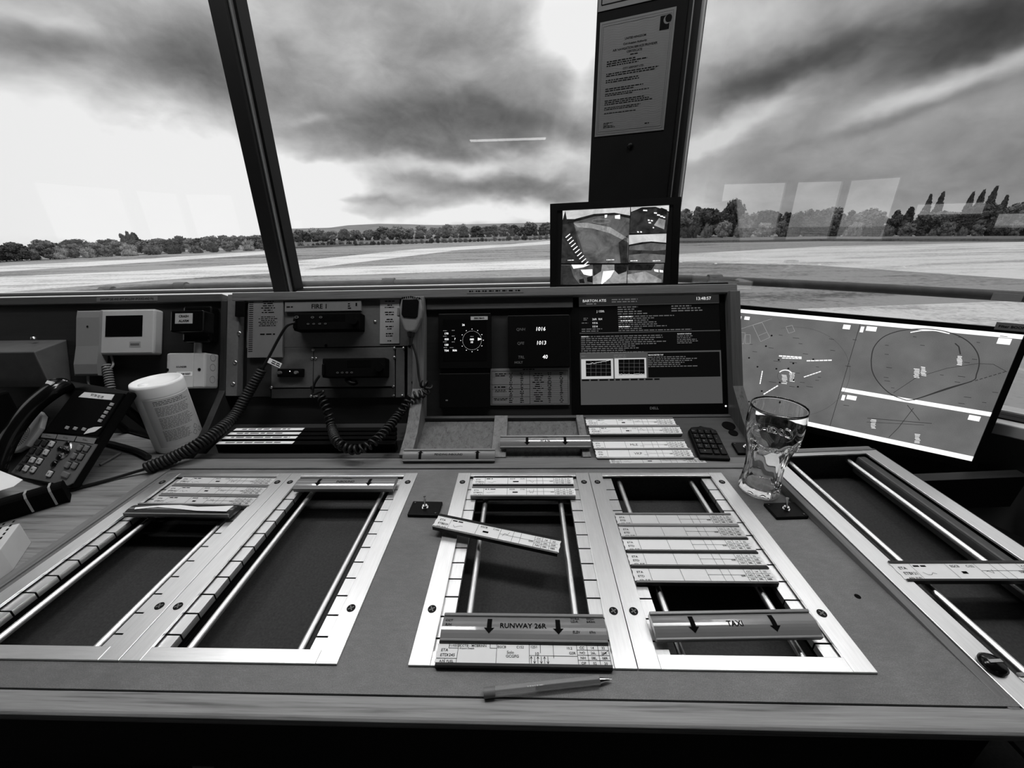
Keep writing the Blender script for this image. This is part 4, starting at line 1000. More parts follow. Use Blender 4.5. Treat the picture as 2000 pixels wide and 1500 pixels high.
# ---- strips racked under the radios
for k, (v, z, lb) in enumerate(((838, .040, 'furthest'), (846, .036, 'second'), (854, .032, 'third'), (864, .028, 'nearest and deepest'))):
    a, b = Z3(425-8*(k-3)*1.4, v, z), Z3(772, v, z); L_ = b.x-a.x; cxm = (a.x+b.x)/2
    r = thing('long_strip_holder', 'long black holder with white label end under the radios, %s of four' % lb, 'strip holder', at(cxm, a.y, z-.0075), 'long strip holders under the radios')
    mb = MB(); mb.box(-L_/2, L_/2, -.0085, .0085, -.004 if k < 3 else -.018, .006); part('holder', mb, BLACK_M, r, .001)
    mb = MB(); mb.box(-L_/2, -L_/2+L_*.43, -.0065, .0060, .0062, .0066); p = part('paper_strip', mb, PAPER, r)
    mb = MB(); mb.microtext(-L_/2+.02, -.005, -L_/2+L_*.41, .005, 1, .0069, .5, 50+k, False, (.7, .95)); part('printing', mb, INK_G, p)

# ---- wind and pressure displays
def disp(name, label, quad, h, t):
    x0, x1, y0, y1 = pbox(*quad, h); cx, cy = (x0+x1)/2, (y0+y1)/2; hw, hh = (x1-x0)/2, (y1-y0)/2
    r = thing(name, label, 'display', panel_at(cx, cy, h-t)); mb = MB(); mb.box(-hw, hw, -hh, hh, 0, t); part('case', mb, BLACK, r, .002)
    m = r.matrix_world.copy(); m.translation = m @ Vector((0, 0, t)); return r, m, hw, hh, t
LIT = emit('lit_white_text', .95, 1.0); LIT_D = emit('dim_lit_text', .35, .5); LIT_DD = emit('very_dim_lit_text', .10, .4)
def locator(M):
    inv = M.inverted(); p0 = M.translation; n = M.to_3x3() @ Vector((0, 0, 1))
    return lambda u, v: (inv @ onpl(u, v, p0, n))
def put(parent, m4, name, mb, mat):
    rel = parent.matrix_world.inverted() @ m4; mb.v = [tuple(rel @ Vector(p)) for p in mb.v]; return part(name, mb, mat, parent)
r, M4, hw, hh, t = disp('wind_display', 'square black wind display with dotted compass ring', (856, 612, 959, 720), .008, .0198)
q = locator(M4)
mb = MB(); mb.box(-hw*.82, hw*.82, -hh*.72, hh*.78, .0002, .0008); put(r, M4, 'screen', mb, BLACK_G)
mb = MB(); k = 1.0/4.055; px = lambda x, y: (780+x*k, 550+y*k)
def tx(mb, s, x, y, size, al='c', b=.02, q_=None):
    p = (q_ or q)(*px(x, y)); mb.text(s, p.x, p.y, size, .0012, al, .008)
for s, x, y in (('26', 508, 343), ('170', 375, 412), ('020', 375, 457), ('130', 375, 501), ('T04', 374, 547), ('R06', 440, 545), ('7', 441, 455), ('080', 575, 458), ('10', 575, 480)): tx(mb, s, x, y, .0075)
c = q(*px(576, 466)); R_ = abs(q(*px(652, 466)).x-c.x)
for k2 in range(48):
    a = 2*pi*k2/48; mb.ring((c.x+R_*.98*cos(a), c.y+R_*.98*sin(a), .0012), 0, .0005, 6)
for k2 in range(12):
    a = 2*pi*k2/12; mb.rect(c.x+R_*1.18*cos(a)-.0011, c.y+R_*1.18*sin(a)-.0007, c.x+R_*1.18*cos(a)+.0011, c.y+R_*1.18*sin(a)+.0007, .0012)
p = q(*px(634, 456)); mb.add([(p.x-.004, p.y-.004, .0012), (p.x+.007, p.y, .0012), (p.x-.004, p.y+.004, .0012)], [(0, 1, 2)])
put(r, M4, 'readout', mb, LIT)
mb = MB()
for x, y in ((362, 390), (427, 387), (362, 433), (427, 432), (362, 478), (427, 478), (365, 523), (415, 523), (575, 435)): p = q(*px(x, y)); mb.microtext(p.x-.006, p.y-.001, p.x+.006, p.y+.001, 1, .0012, .7, int(x), True, (.6, .9))
put(r, M4, 'captions', mb, LIT_D)
p0_, p1_ = q(*px(565, 305)), q(*px(700, 275)); mb = MB(); mb.box(p0_.x, p1_.x, p0_.y, p1_.y, .0003, .0012); lb = put(r, M4, 'label', mb, plain('display_label_paper', .45, .6, 0, .03, 40)); mb = MB(); mb.text('DEG MAG', (p0_.x+p1_.x)/2, (p0_.y+p1_.y)/2, .0062, .0016, 'c', .03); rel = lb.matrix_world; mb.v = [tuple(r.matrix_world.inverted() @ (M4 @ Vector(v))) for v in mb.v]; part('label_text', mb, INK, lb)
r, M4, hw, hh, t = disp('pressure_display', 'tall black pressure display showing 1016, 1013 and 40', (992, 615, 1113, 717), .008, .0198)
q = locator(M4)
mb = MB()
for s, x, y, sz in (('1016', 1120, 374, .0145), ('1013', 1125, 484, .0145), ('40', 1153, 595, .0145)): p = q(*px(x, y)); mb.text(s, p.x, p.y, sz, .0006, 'c', .010, .95, 0, .12)
put(r, M4, 'readout', mb, emit('seven_segment_white', .9, .9))
mb = MB()
for s, x, y in (('QNH', 960, 378), ('QFE', 960, 488), ('TRL', 965, 598)): p = q(*px(x, y)); mb.text(s, p.x, p.y, .0105, .0006, 'c', .01, 1, 0, .12)
put(r, M4, 'captions', mb, LIT_DD)
mb = MB(); p = q(*px(945, 640)); mb.text('HOLT', p.x, p.y, .0085, .0006, 'c', .02); put(r, M4, 'maker_name', mb, LIT_DD)
r, M4, hw, hh, t = disp('blank_panel', 'blank matt black panel below the wind display', (858, 729, 957, 797), .006, .0178)
mb = MB(); mb.microtext(-hw*.75, -hh*.6, -hw*.6, -hh*.5, 1, .0004, .7, 3); put(r, M4, 'small_mark', mb, GREY_P)
def p_table(m, w, h, z):
    lw = .0006
    for x in (-1, -.0, 1): m.line(x*w*.97, -h*.95, x*w*.97, h*.85, lw*1.4, z)
    for y in (-.95, .85): m.line(-w*.97, y*h, w*.97, y*h, lw*1.4, z)
    for y in (.12, -.12, -.55): m.line(-w*.97, y*h, 0, y*h, lw, z)
    for k in range(12): m.line(0, h*(.30-.105*k), w*.97, h*(.30-.105*k), lw*.6, z)
    m.microtext(-w*.25, h*.89, w*.2, h*.97, 1, z, .7, 60, True)
    for a, b, n in ((.55, .75, 2), (-.08, .05, 1), (-.3, -.15, 2), (-.75, -.6, 2)):
        m.microtext(-w*.93, h*a, -w*.55, h*b, n, z, .5, int(a*100)+77, True, (.6, .95))
    for x in (-.48, -.2, .5, .80): m.microtext(w*x-w*.055, -h*.9, w*x+w*.055, h*.78, 17, z, .42, int(x*100)+90, True, (.4, 1))
    m.microtext(w*.05, -h*.85, w*.38, h*.75, 14, z, .36, 99, True, (.3, .95))
flat_card('frequency_table', 'printed table of figures taped below the pressure display', 'notice', (958, 719, 1112, 791), -.009, plain('table_paper', .17, .6, 0, .05, 40), .0035, p_table)

# ---- monitor in the console
cm_ = Vector((.489, .297, .196))
MM = frame(cm_, (1, -.010, .010), PEY)
SW, SH = .376, .301
mon = thing('status_monitor', 'square black computer monitor showing BARTON ATIS set in the console', 'monitor', MM)
mb = MB(); bz, bb = .024, .030
mb.box(-SW/2-bz, SW/2+bz, -SH/2-bb, SH/2+bz, -.028, -.002); part('monitor_case', mb, BLACK, mon, .003)
mb = MB()
mb.box(-SW/2-bz, -SW/2, -SH/2-bb, SH/2+bz, -.002, .004); mb.box(SW/2, SW/2+bz, -SH/2-bb, SH/2+bz, -.002, .004)
mb.box(-SW/2, SW/2, -SH/2-bb, -SH/2, -.002, .004); mb.box(-SW/2, SW/2, SH/2, SH/2+bz, -.002, .004); part('bezel', mb, BLACK, mon)
S_BLK = emit('screen_black', .0010, 1, .35); S_MID = emit('screen_grey', .045, 1, .35); S_HDR = emit('screen_header_grey', .013, 1, .35); S_LT = emit('screen_light', .34, 1, .35); S_W = emit('screen_white', .75, 1, .35); S_TX = emit('screen_text', .45, 1, .35); S_DT = emit('screen_dim_text', .075, 1, .35)
mb = MB(); mb.rect(-SW/2, -SH/2, SW/2, SH/2, 0); scr = part('screen', mb, S_MID, mon)
q = locator(MM); k = 1.0/4.055; px = lambda x, y: (1100+x*k, 550+y*k)
def R4(mb, x0, y0, x1, y1, z): a, b = q(*px(x0, y0)), q(*px(x1, y1)); mb.rect(max(a.x, -SW/2), b.y, min(b.x, SW/2), a.y, z)
mb = MB(); mb.rect(-SW/2, q(*px(700, 180)).y, SW/2, SH/2, .0004)
part('header_band', mb, S_HDR, scr)
mb = MB(); yb = q(*px(700, 180)).y
ya = q(*px(700, 398)).y; mb.rect(-SW/2, ya+.001, SW/2, yb-.001, .0004)
yc = q(*px(700, 556)).y; mb.rect(-SW/2, yc+.001, SW/2, ya-.001, .0004)
R4(mb, 668, 565, 1245, 752, .0004)
part('text_panels', mb, S_BLK, scr)
mb = MB(); R4(mb, 142, 615, 398, 768, .0004); R4(mb, 405, 608, 660, 763, .0004); part('chart_frames', mb, S_LT, scr)
mb = MB(); R4(mb, 178, 627, 380, 748, .0008); R4(mb, 437, 617, 645, 737, .0008); part('chart_areas', mb, S_BLK, scr)
mb = MB()
for x0, x1, y0, y1 in ((178, 380, 627, 748), (437, 645, 617, 737)):
    for f in (.2, .4, .6, .8): a, b = q(*px(x0+(x1-x0)*f, y0)), q(*px(x0+(x1-x0)*f, y1)); mb.line(a.x, a.y, b.x, b.y, .0006, .0011)
    for f in (.25, .5, .75): a, b = q(*px(x0, y0+(y1-y0)*f)), q(*px(x1, y0+(y1-y0)*f)); mb.line(a.x, a.y, b.x, b.y, .0006, .0011)
part('chart_grids', mb, S_DT, scr)
mb = MB(); rg = random.Random(5); prev = None
for i in range(26):
    f = i/25; yv = 650-22*f*f-8*f+rg.uniform(-5, 5)*(1 if f < .4 else .4); p = q(*px(182+196*f, yv))
    if prev: mb.line(prev.x, prev.y, p.x, p.y, .0011, .0013)
    prev = p
prev = None
for i in range(26):
    p = q(*px(440+203*i/25, 734+rg.uniform(-3, 3)))
    if prev: mb.line(prev.x, prev.y, p.x, p.y, .0012, .0013)
    prev = p
def T4(mb, s, x, y, size, al='c', b=.006): p = q(*px(x, y)); mb.text(s, p.x, p.y, size, .0013, al, min(b, .012))
T4(mb, 'BARTON ATIS', 247, 152, .0102); T4(mb, '13:48:57', 1112, 133, .0118, 'c', .03)
for s, x, y in (('J 1330.', 295, 236), ('26R  RH', 268, 298), ('1016', 252, 328), ('1014', 252, 356)): T4(mb, s, x, y, .0078, 'c', .004)
T4(mb, 'RUNWAY STATUS', 958, 414, .0045, 'c', .01); T4(mb, 'MANCHESTER TAF', 732, 581, .0048, 'c', .02); T4(mb, 'BRIEFING:', 172, 437, .0044, 'c', .02)
for x, y in ((502, 278), (508, 310), (492, 357)): p = q(*px(x, y)); mb.microtext(p.x-.018, p.y-.002, p.x+.018, p.y+.002, 1, .0013, .7, int(y), False, (.8, .95))
part('screen_text', mb, S_TX, scr)
mb = MB()
def blockpx(x0, y0, x1, y1, rows, sd, fill=(.5, 1)):
    a, b = q(*px(x0, y0)), q(*px(x1, y1)); mb.microtext(a.x, b.y, b.x, a.y, rows, .0011, .45, sd, False, fill)
blockpx(183, 168, 320, 186, 1, 1); blockpx(383, 135, 590, 166, 2, 2, (.95, 1)); blockpx(430, 195, 690, 260, 4, 3); blockpx(855, 186, 1110, 236, 3, 4); blockpx(435, 270, 1040, 385, 8, 5, (.3, 1))
blockpx(140, 430, 870, 560, 9, 6, (.45, 1)); blockpx(900, 425, 1085, 490, 5, 7, (.6, .9)); blockpx(670, 592, 1230, 672, 6, 8, (.4, 1)); blockpx(146, 322, 215, 335, 1, 9); blockpx(160, 285, 205, 310, 2, 10); blockpx(146, 370, 370, 398, 2, 11)
blockpx(400, 576, 540, 605, 2, 12); blockpx(142, 585, 205, 598, 1, 13)
part('small_text', mb, S_DT, scr)
mb = MB(); blockpx(148, 768, 805, 786, 1, 14, (.95, 1)); part('caption_text', mb, S_BLK, scr)
mb = MB(); p = q(1277, 797); mb.text('DELL', p.x, p.y, .0092, .0043, 'c', .02, 1.15); part('maker_name', mb, plain('silver_print', .30, .4, .3, 0), mon)
mb = MB(); p = q(1416, 793); mb.cyl((p.x, p.y, .004), (p.x, p.y, .0048), .0022, 14); part('power_light', mb, emit('power_led', 1, 1.2), mon)
a, b = q(1364, 574), q(1406, 563); mb = MB(); mb.box(a.x, b.x, a.y, b.y, .0041, .0050); lb = part('label', mb, GREY_L, mon); mb = MB(); mb.text('ATIS 1 MON', (a.x+b.x)/2, (a.y+b.y)/2, .0068, .0053, 'c', .02); part('label_text', mb, INK, lb)
# ---- label tapes on the top rail
def tape(label, u0, v0, u1, v1, h, words=None):
    x0, x1, y0, y1 = pbox(u0, v0, u1, v1, h); r = thing('label_tape', label, 'label', panel_at((x0+x1)/2, (y0+y1)/2, h))
    hw, hh = (x1-x0)/2, (y1-y0)/2; mb = MB(); mb.box(-hw, hw, -hh, hh, 0, .0006); c = part('tape', mb, plain('aged_label', .13, .6, 0, .06, 60), r)
    mb = MB()
    if words: mb.text(words, 0, 0, hh*1.35, .0009, 'c', .02, hw*1.75/(hh*1.35*max(1e-6, text_geo(words, .02)[3])))
    else:
        for k in range(8): mb.microtext(-hw*.92+k*hw*.235, -hh*.35, -hw*.92+k*hw*.235+hw*.17, hh*.35, 1, .0009, .9, 30+k, False, (.9, 1))
    part('lettering', mb, INK, c)
tape('long printed label tape on the rail above the intercom', 189, 579.5, 308, 588.5, .0102, 'IDENTIFY DES AND SETT (FOLLOW UP DOCS AND FN)')
tape('label tape with eight printed words on the rail above the displays', 912, 564, 1022, 572.5, .0122)

# ---- trays: header holders, strips, keypad, knobs
def hdr(label, u0, v0, u1, v1, h, words, arrows, ad, extra, D, rx=.15):
    x0 = tp(u0, (v0+v1)/2, h)[0]; x1 = tp(u1, (v0+v1)/2, h)[0]; y = tp((u0+u1)/2, (v0+v1)/2, h)[1]
    M = tray_at((x0+x1)/2, y, h-.008) @ Matrix.Rotation(rx, 4, 'X'); L_ = x1-x0
    return header_holder(label, M, words, [a*L_ for a in arrows], extra, D=D, L=L_, arrow_dir=ad, wsize=.0072)
hdr('grey PENDING INBOUND header across the front of the left-hand tray', 788, 878, 967, 896, .018, 'PENDING INBOUND', (-.31, .31), 1, None, .028, .35)
hdr('grey header reading HTA N across the middle tray', 977, 853, 1153, 869, .020, 'HTA N', (-.20, .22), -1, [('TRANSIT', .0, .011, .0045)], .030, .30)
for k, (v, u0, u1, m, sd, lb) in enumerate(((822, 1146, 1318, HOLD_G, 71, 'furthest in the right-hand tray'), (838, 1152, 1330, HOLD_G, 72, 'second in the right-hand tray'), (866, 1160, 1340, HOLD_G, 73, 'marked MLE in the right-hand tray'), (883, 1165, 1352, HOLD_G, 74, 'marked VKP in the right-hand tray'))):
    x0, y0 = tp(u0, v, .012); x1, _ = tp(u1, v, .012)
    def prt(mb, L, D, z, k=k, sd=sd):
        grid_print(mb, L, D, z, 'used' if k < 2 else 'blank', sd)
        if k >= 2: mb.text(('MLE', 'VKP')[k-2], -L*.06, 0, D*.45, z, 'c', 0); mb.line(-L*.0, -D*.2, L*.05, -D*.2, .0006, z)
    strip_holder('white flight strip in pale holder, '+lb, tray_at((x0+x1)/2, y0, .001), HOLD_G, 'used', sd, 'strips in the right-hand tray', PAPER, L=x1-x0, D=.0315, text=prt)
a, b = onz(1190, 899, .006), onz(1378, 899, .006)
pp_ = thing('loose_paper_strip', 'loose printed paper strip lying on the oak edging before the keypad tray', 'paper strip', at((a.x+b.x)/2, a.y, .0042, .01))
mb = MB(); mb.prism(paper_poly(b.x-a.x, .020), 0, .0005); c = part('paper', mb, PAPER_G, pp_); mb = MB(); grid_print(mb, b.x-a.x, .019, .0008, 'used', 81); part('printing', mb, INK, c)
x0, y0 = tp(1382, 864, .010)
kp_ = thing('numeric_keypad', 'small black numeric keypad with rounded top beside the strips', 'keypad', tray_at(x0, y0, .0005, radians(-4)))
KW, KH = .068, .112
poly = [(-KW/2, -KH/2), (KW/2, -KH/2), (KW/2, KH*.36), (KW*.36, KH*.47), (.006, KH*.5), (0, KH*.54), (-.006, KH*.5), (-KW*.36, KH*.47), (-KW/2, KH*.36)]
mb = MB(); mb.prism(poly, 0, .012); part('keypad_case', mb, BLACK, kp_, .003)
mb = MB(); mb.ring((0, 0, 0), 0, .001, 6); 
keys = [['Num', '/', '*', '-'], ['7', '8', '9', '+'], ['4', '5', '6', ''], ['1', '2', '3', 'E'], ['0', '', '.', '']]
for rr, row in enumerate(keys):
    for cc, s in enumerate(row):
        if rr == 4 and cc == 1 or (rr, cc) in ((2, 3), (4, 3)): continue
        x = -.0235+.0157*cc; y = .034-.0175*rr; w = .0066; h2 = .0072
        if (rr, cc) == (4, 0): x += .0078; w = .0145
        if (rr, cc) in ((1, 3), (3, 3)): y -= .0088; h2 = .016
        mb = MB(); mb.box(x-w, x+w, y-h2, y+h2, .012, .0155); kk = part('key', mb, BLACK, kp_, .0012)
        mb = MB(); mb.text(s or '.', x-.002, y+.001, .0052 if len(s) < 2 else .0034, .0158, 'c', .01); part('key_legend', mb, GREY_L, kk)
for u, v, rr, lb in ((1423, 832, .016, 'larger round black hole cover on the keypad shelf'), (1432, 846, .011, 'smaller round black hole cover on the keypad shelf')):
    x, y = tp(u, v); mb = MB(); mb.cyl((0, 0, 0), (0, 0, .0016), rr, 24); single('cable_grommet', mb, BLACK_M, lb, 'grommet', tray_at(x, y, .0001))
x, y = tp(1455, 878); toggle('black toggle switch plate on the keypad shelf behind the glass', 0, 0, 0, w=.050, d=.036, M=tray_at(x, y, .0002))
# ================================================================ wide radar monitor
ry, rt = -.599, .136
rr_ = Vector((cos(ry), sin(ry), 0)); rn = Vector((sin(ry), -cos(ry), 0)); ru = Vector((0, 0, 1))*cos(rt)-rn*sin(rt)
RW, RH = .540, .300
RMM = frame(Vector((1.102, .177, .124))-rr_*(RW/4), rr_, ru)
rad = thing('radar_monitor', 'wide black monitor showing grey radar maps beside the drinking glass', 'monitor', RMM)
mb = MB(); bz = .011; mb.box(-RW/2-bz, RW/2+bz, -RH/2-.018, RH/2+bz, -.032, -.001); part('monitor_case', mb, BLACK, rad, .003)
mb = MB()
for b_ in ((-RW/2-bz, -RW/2, -RH/2-.018, RH/2+bz), (RW/2, RW/2+bz, -RH/2-.018, RH/2+bz), (-RW/2, RW/2, -RH/2-.018, -RH/2), (-RW/2, RW/2, RH/2, RH/2+bz)): mb.box(*b_, -.001, .003)
part('bezel', mb, BLACK, rad)
mb = MB(); mb.box(-.05, .05, -RH/2-.10, .02, -.060, -.032); mb.box(-.11, .11, -RH/2-.105, -RH/2-.092, -.09, .06); part('stand', mb, BLACK, rad, .003)
def map_mat():
    m, nt, b = _new('radar_map_screen'); b.inputs['Base Color'].default_value = g(.004); b.inputs['Specular IOR Level'].default_value = .12; b.inputs['Roughness'].default_value = .35
    f = noise_node(nt, mapped(nt, (700, 700, 700)), 1, 2, .7); f2 = noise_node(nt, mapped(nt, (9, 9, 9)), 1, 3)
    a = nt.nodes.new('ShaderNodeMath'); a.operation = 'MULTIPLY_ADD'; nt.links.new(f, a.inputs[0]); a.inputs[1].default_value = .5; nt.links.new(f2, a.inputs[2])
    nt.links.new(ramp(nt, a.outputs[0], [(.5, .070), (1.0, .125)]), b.inputs['Emission Color']); b.inputs['Emission Strength'].default_value = 1.0; return m
S_MAP = map_mat(); S_WH = emit('window_bar_white', .80, 1, .35); S_DK = emit('map_dark_line', .024, 1, .35); S_MD = emit('map_mid_line', .05, 1, .35); S_PL = emit('map_pale_line', .22, 1, .35); S_BK2 = emit('map_dot_black', .004, 1, .35)
mb = MB(); mb.rect(-RW/2, -RH/2, RW/2, RH/2, 0); rs = part('screen', mb, S_MAP, rad)
q = locator(RMM); px = lambda x, y: (1400+x*.3, 560+y*.3)
def Q(x, y): p = q(*px(x, y)); return p.x, p.y
def ln(mb, pts, w, z=.0006):
    P = [Q(*p) for p in pts]
    for a, b in zip(P, P[1:]): mb.line(*a, *b, w, z)
mb = MB(); mb.rect(-RW/2, RH/2-.010, RW/2, RH/2, .0004); mb.rect(-RW/2, -RH/2, RW/2, -RH/2+.012, .0004)
ym = Q(1300, 750)[1]; mb.rect(.002, ym-.005, RW/2, ym+.005, .0004)
for x, y, w, h in ((152, 207, 8, 20), (197, 205, 20, 14), (845, 262, 22, 17), (945, 278, 10, 22), (1006, 274, 30, 17), (1870, 355, 30, 20), (823, 722, 10, 22), (877, 722, 30, 17), (1675, 855, 28, 18)):
    cx_q, cy_q = Q(x, y); k2 = .00033; mb.rect(cx_q-w*k2, cy_q-h*k2, cx_q+w*k2, cy_q+h*k2, .0008)
part('window_bars', mb, S_WH, rs)
mb = MB(); mb.line(0, -RH/2+.012, 0, RH/2-.010, .0012, .0005)
c1, c2 = Q(1355, 495), Q(1705, 495)
P = []
for k in range(49):
    a = 2*pi*k/48; x = 1355+355*cos(a); y = 505-225*sin(a)
    if -.95 > sin(a) : pass
    P.append((x, y))
P = [(1005, 480), (1020, 400), (1080, 330), (1180, 290), (1300, 275), (1430, 280), (1550, 310), (1640, 360), (1695, 430), (1708, 500), (1690, 570), (1665, 612), (1500, 660), (1280, 735), (1200, 728), (1120, 690), (1050, 620), (1012, 550), (1005, 480)]
Ps = smooth_path([(x, y, 0) for x, y in P], 4); ln(mb, [(p.x, p.y) for p in Ps], .0020)
ln(mb, [(1280, 737), (1660, 615)], .0024)
ln(mb, [(1150, 690), (1300, 590), (1500, 530), (1700, 500), (1800, 505), (1890, 555)], .0010)
ln(mb, [(1550, 368), (1575, 390), (1585, 440)], .0022)
for k in range(7): ln(mb, [(1680+30*k, 612-9*k), (1700+30*k, 606-9*k)], .0016)
ln(mb, [(1240, 770), (1320, 870)], .0012); ln(mb, [(1280, 790), (1180, 920), (1120, 980)], .0012); ln(mb, [(980, 855), (1400, 890)], .0014); ln(mb, [(975, 880), (1350, 900)], .0010)
rg = random.Random(11)
for _ in range(46):
    x, y = rg.choice([(rg.uniform(200, 900), rg.uniform(280, 780)), (rg.uniform(1080, 1850), rg.uniform(320, 760))])
    if x < 900 and y < 280+.07*x: continue
    w = rg.uniform(18, 50); ln(mb, [(x, y), (x+w, y+w*.12)], .0012)
part('map_lines', mb, S_DK, rs)
mb = MB(); cc = Q(445, 580); mb.ring((*cc, .0006), .0175, .0186, 40)
cc2 = Q(480, 560); mb.ring((*cc2, .0006), .1265, .1272, 64, -pi*.45, pi*.62); part('range_rings', mb, S_MD, rs)
mb = MB()
for pts in ([(235, 250), (295, 232), (345, 330), (285, 357), (235, 250)], [(272, 318), (325, 297)], [(450, 262), (490, 250), (508, 290), (468, 303), (450, 262)], [(148, 296), (185, 300), (175, 372), (140, 366), (148, 296)], [(188, 312), (218, 312), (218, 370), (186, 370), (188, 312)], [(140, 280), (360, 208)]): ln(mb, pts, .0009)
part('airspace_outlines', mb, S_PL, rs)
mb = MB()
for x, y in ((357, 318), (320, 387), (210, 463), (403, 476), (265, 521), (498, 499), (388, 534), (466, 532), (628, 473), (500, 607), (410, 623), (528, 651), (293, 679), (165, 617), (409, 756), (210, 748)): mb.ring((*Q(x, y), .0007), 0, .0024, 12)
part('map_dots', mb, S_BK2, rs)
mb = MB()
for a, b, w in (((405, 450), (555, 460), .0036), ((425, 464), (555, 468), .0024), ((585, 482), (752, 478), .0030), ((567, 588), (680, 550), .0024), ((297, 548), (281, 635), .0024), ((305, 700), (400, 642), .0030), ((174, 672), (166, 740), .0026)):
    n = 6
    for k in range(n): f0, f1 = k/n, (k+.86)/n; ln(mb, [(lerp(a[0], b[0], f0), lerp(a[1], b[1], f0)), (lerp(a[0], b[0], f1), lerp(a[1], b[1], f1))], w)
mb.ring((*cc, .0008), .0155, .0180, 20, pi*.2, pi*.85)
pk = [(1260, 297), (1330, 285), (1420, 284), (1515, 305)]; ln(mb, pk, .0022)
for x, y in ((440, 600), (488, 585), (1300, 560), (1345, 548), (1580, 478), (1018, 890), (1305, 985)):
    for k in range(7): ln(mb, [(x-16+rg.uniform(-4, 4), y-26+9*k), (x+16+rg.uniform(-5, 5), y-22+9*k)], .0013)
part('aircraft_tags', mb, S_WH, rs)
mb = MB(); a, b = q(1940, 643), q(1999, 633); mb.box(a.x, RW/2+.004, a.y, b.y, .0031, .0040); lb = part('label', mb, GREY_P, rad); mb = MB(); mb.text('Filter BOON', a.x+.005, (a.y+b.y)/2, .0075, .0043, 'l', .02); part('label_text', mb, INK, lb)

# ================================================================ camera-view monitor on the sill
cyaw = radians(-5.4); cup = Vector((.020, .266, .964)).normalized()
CW, CH = .338, .250
top = Vector((.423, .558, .553))
CCM = frame(top-cup*CH/2, (cos(cyaw), sin(cyaw), .023), cup)
cc = thing('camera_monitor', 'black monitor showing six airfield camera views in front of the pillar', 'monitor', CCM)
mb = MB(); bz = .021; mb.box(-CW/2-bz, CW/2+bz, -CH/2-.012, CH/2+bz, -.030, -.001); part('monitor_case', mb, BLACK, cc, .003)
mb = MB()
for b_ in ((-CW/2-bz, -CW/2, -CH/2-.012, CH/2+bz), (CW/2, CW/2+bz, -CH/2-.012, CH/2+bz), (-CW/2, CW/2, -CH/2-.012, -CH/2), (-CW/2, CW/2, CH/2, CH/2+bz)): mb.box(*b_, -.001, .004)
part('bezel', mb, BLACK, cc)
q = locator(CCM); px = lambda x, y: (1080+x*.2, 370+y*.2)
def cctv_tex(name, lo, hi, sc):
    m, nt, b = _new(name); b.inputs['Base Color'].default_value = g(.004); b.inputs['Specular IOR Level'].default_value = .12; b.inputs['Roughness'].default_value = .4
    f = noise_node(nt, mapped(nt, (sc, sc, sc)), 1, 5, .65, .6); nt.links.new(ramp(nt, f, [(.35, lo), (.68, hi)]), b.inputs['Emission Color']); b.inputs['Emission Strength'].default_value = 1.0; return m
C_SKY = cctv_tex('view_sky', .30, .55, 14); C_GR = cctv_tex('view_field', .035, .12, 22); C_DK = cctv_tex('view_dark_ground', .006, .03, 30); C_LT = cctv_tex('view_path', .12, .30, 30); C_TR = cctv_tex('view_trees', .002, .012, 60)
mb = MB(); mb.rect(-CW/2, -CH/2, CW/2, CH/2, 0); cs = part('screen', mb, S_BLK, cc)
def Q(x, y):
    p = q(*px(x, y)); return (min(CW/2, max(-CW/2, p.x)), min(CH/2, max(-CH/2, p.y)))
def PG(mb, pts, z): mb.add([(*Q(*p), z) for p in pts][::-1], [tuple(range(len(pts)))])
sky, gr, dk, lt, tr, wh = MB(), MB(), MB(), MB(), MB(), MB()
PG(sky, [(95, 180), (755, 145), (752, 260), (600, 235), (400, 250), (200, 310), (95, 320)], .0004)
PG(gr, [(200, 310), (400, 262), (600, 245), (752, 262), (728, 720), (330, 720), (250, 560)], .0004)
PG(lt, [(200, 330), (330, 325), (560, 370), (735, 480), (735, 520), (560, 430), (380, 380), (240, 370)], .0007)
PG(dk, [(95, 300), (200, 320), (330, 720), (80, 722)], .0004); PG(dk, [(640, 520), (728, 450), (726, 720), (660, 720)], .0007)
PG(tr, [(95, 300), (120, 200), (135, 290), (210, 290), (400, 240), (600, 228), (752, 255), (752, 285), (600, 250), (400, 266), (210, 318), (95, 345)], .0009)
for k in range(10): x = 120+17*k+k*k*.3; y = 440+30*k; PG(wh, [(x, y+28), (x+44, y-8), (x+50, y-2), (x+8, y+34)], .0009)
PG(wh, [(605, 255), (655, 248), (655, 290), (605, 285)], .0011); PG(wh, [(505, 250), (530, 248), (525, 275), (505, 278)], .0011)
for k in range(30):
    a0, a1 = 2*pi*k/30, 2*pi*(k+1)/30; A, B = Q(470+90*cos(a0), 310+20*sin(a0)), Q(470+90*cos(a1), 310+20*sin(a1)); lt.line(*A, *B, .0008, .0010)
PG(sky, [(762, 140), (1135, 120), (1132, 215), (1000, 170), (870, 175), (762, 220)], .0004)
PG(dk, [(762, 225), (870, 185), (1000, 180), (1130, 225), (1108, 428), (745, 432)], .0004)
PG(tr, [(1010, 200), (1060, 180), (1115, 200), (1110, 250), (1030, 240)], .0009); PG(lt, [(1035, 280), (1100, 300), (1085, 390), (985, 350)], .0007)
for x, y, w in ((900, 205, 20), (935, 300, 9), (945, 325, 12), (965, 305, 10), (1000, 230, 14), (1030, 250, 14), (1060, 262, 14), (1085, 272, 10), (980, 373, 6), (830, 415, 8), (860, 415, 8)): PG(wh, [(x-w, y-6), (x+w, y-4), (x+w, y+8), (x-w, y+6)], .0010)
PG(sky, [(742, 445), (1108, 432), (1105, 525), (960, 512), (870, 520), (742, 545)], .0004)
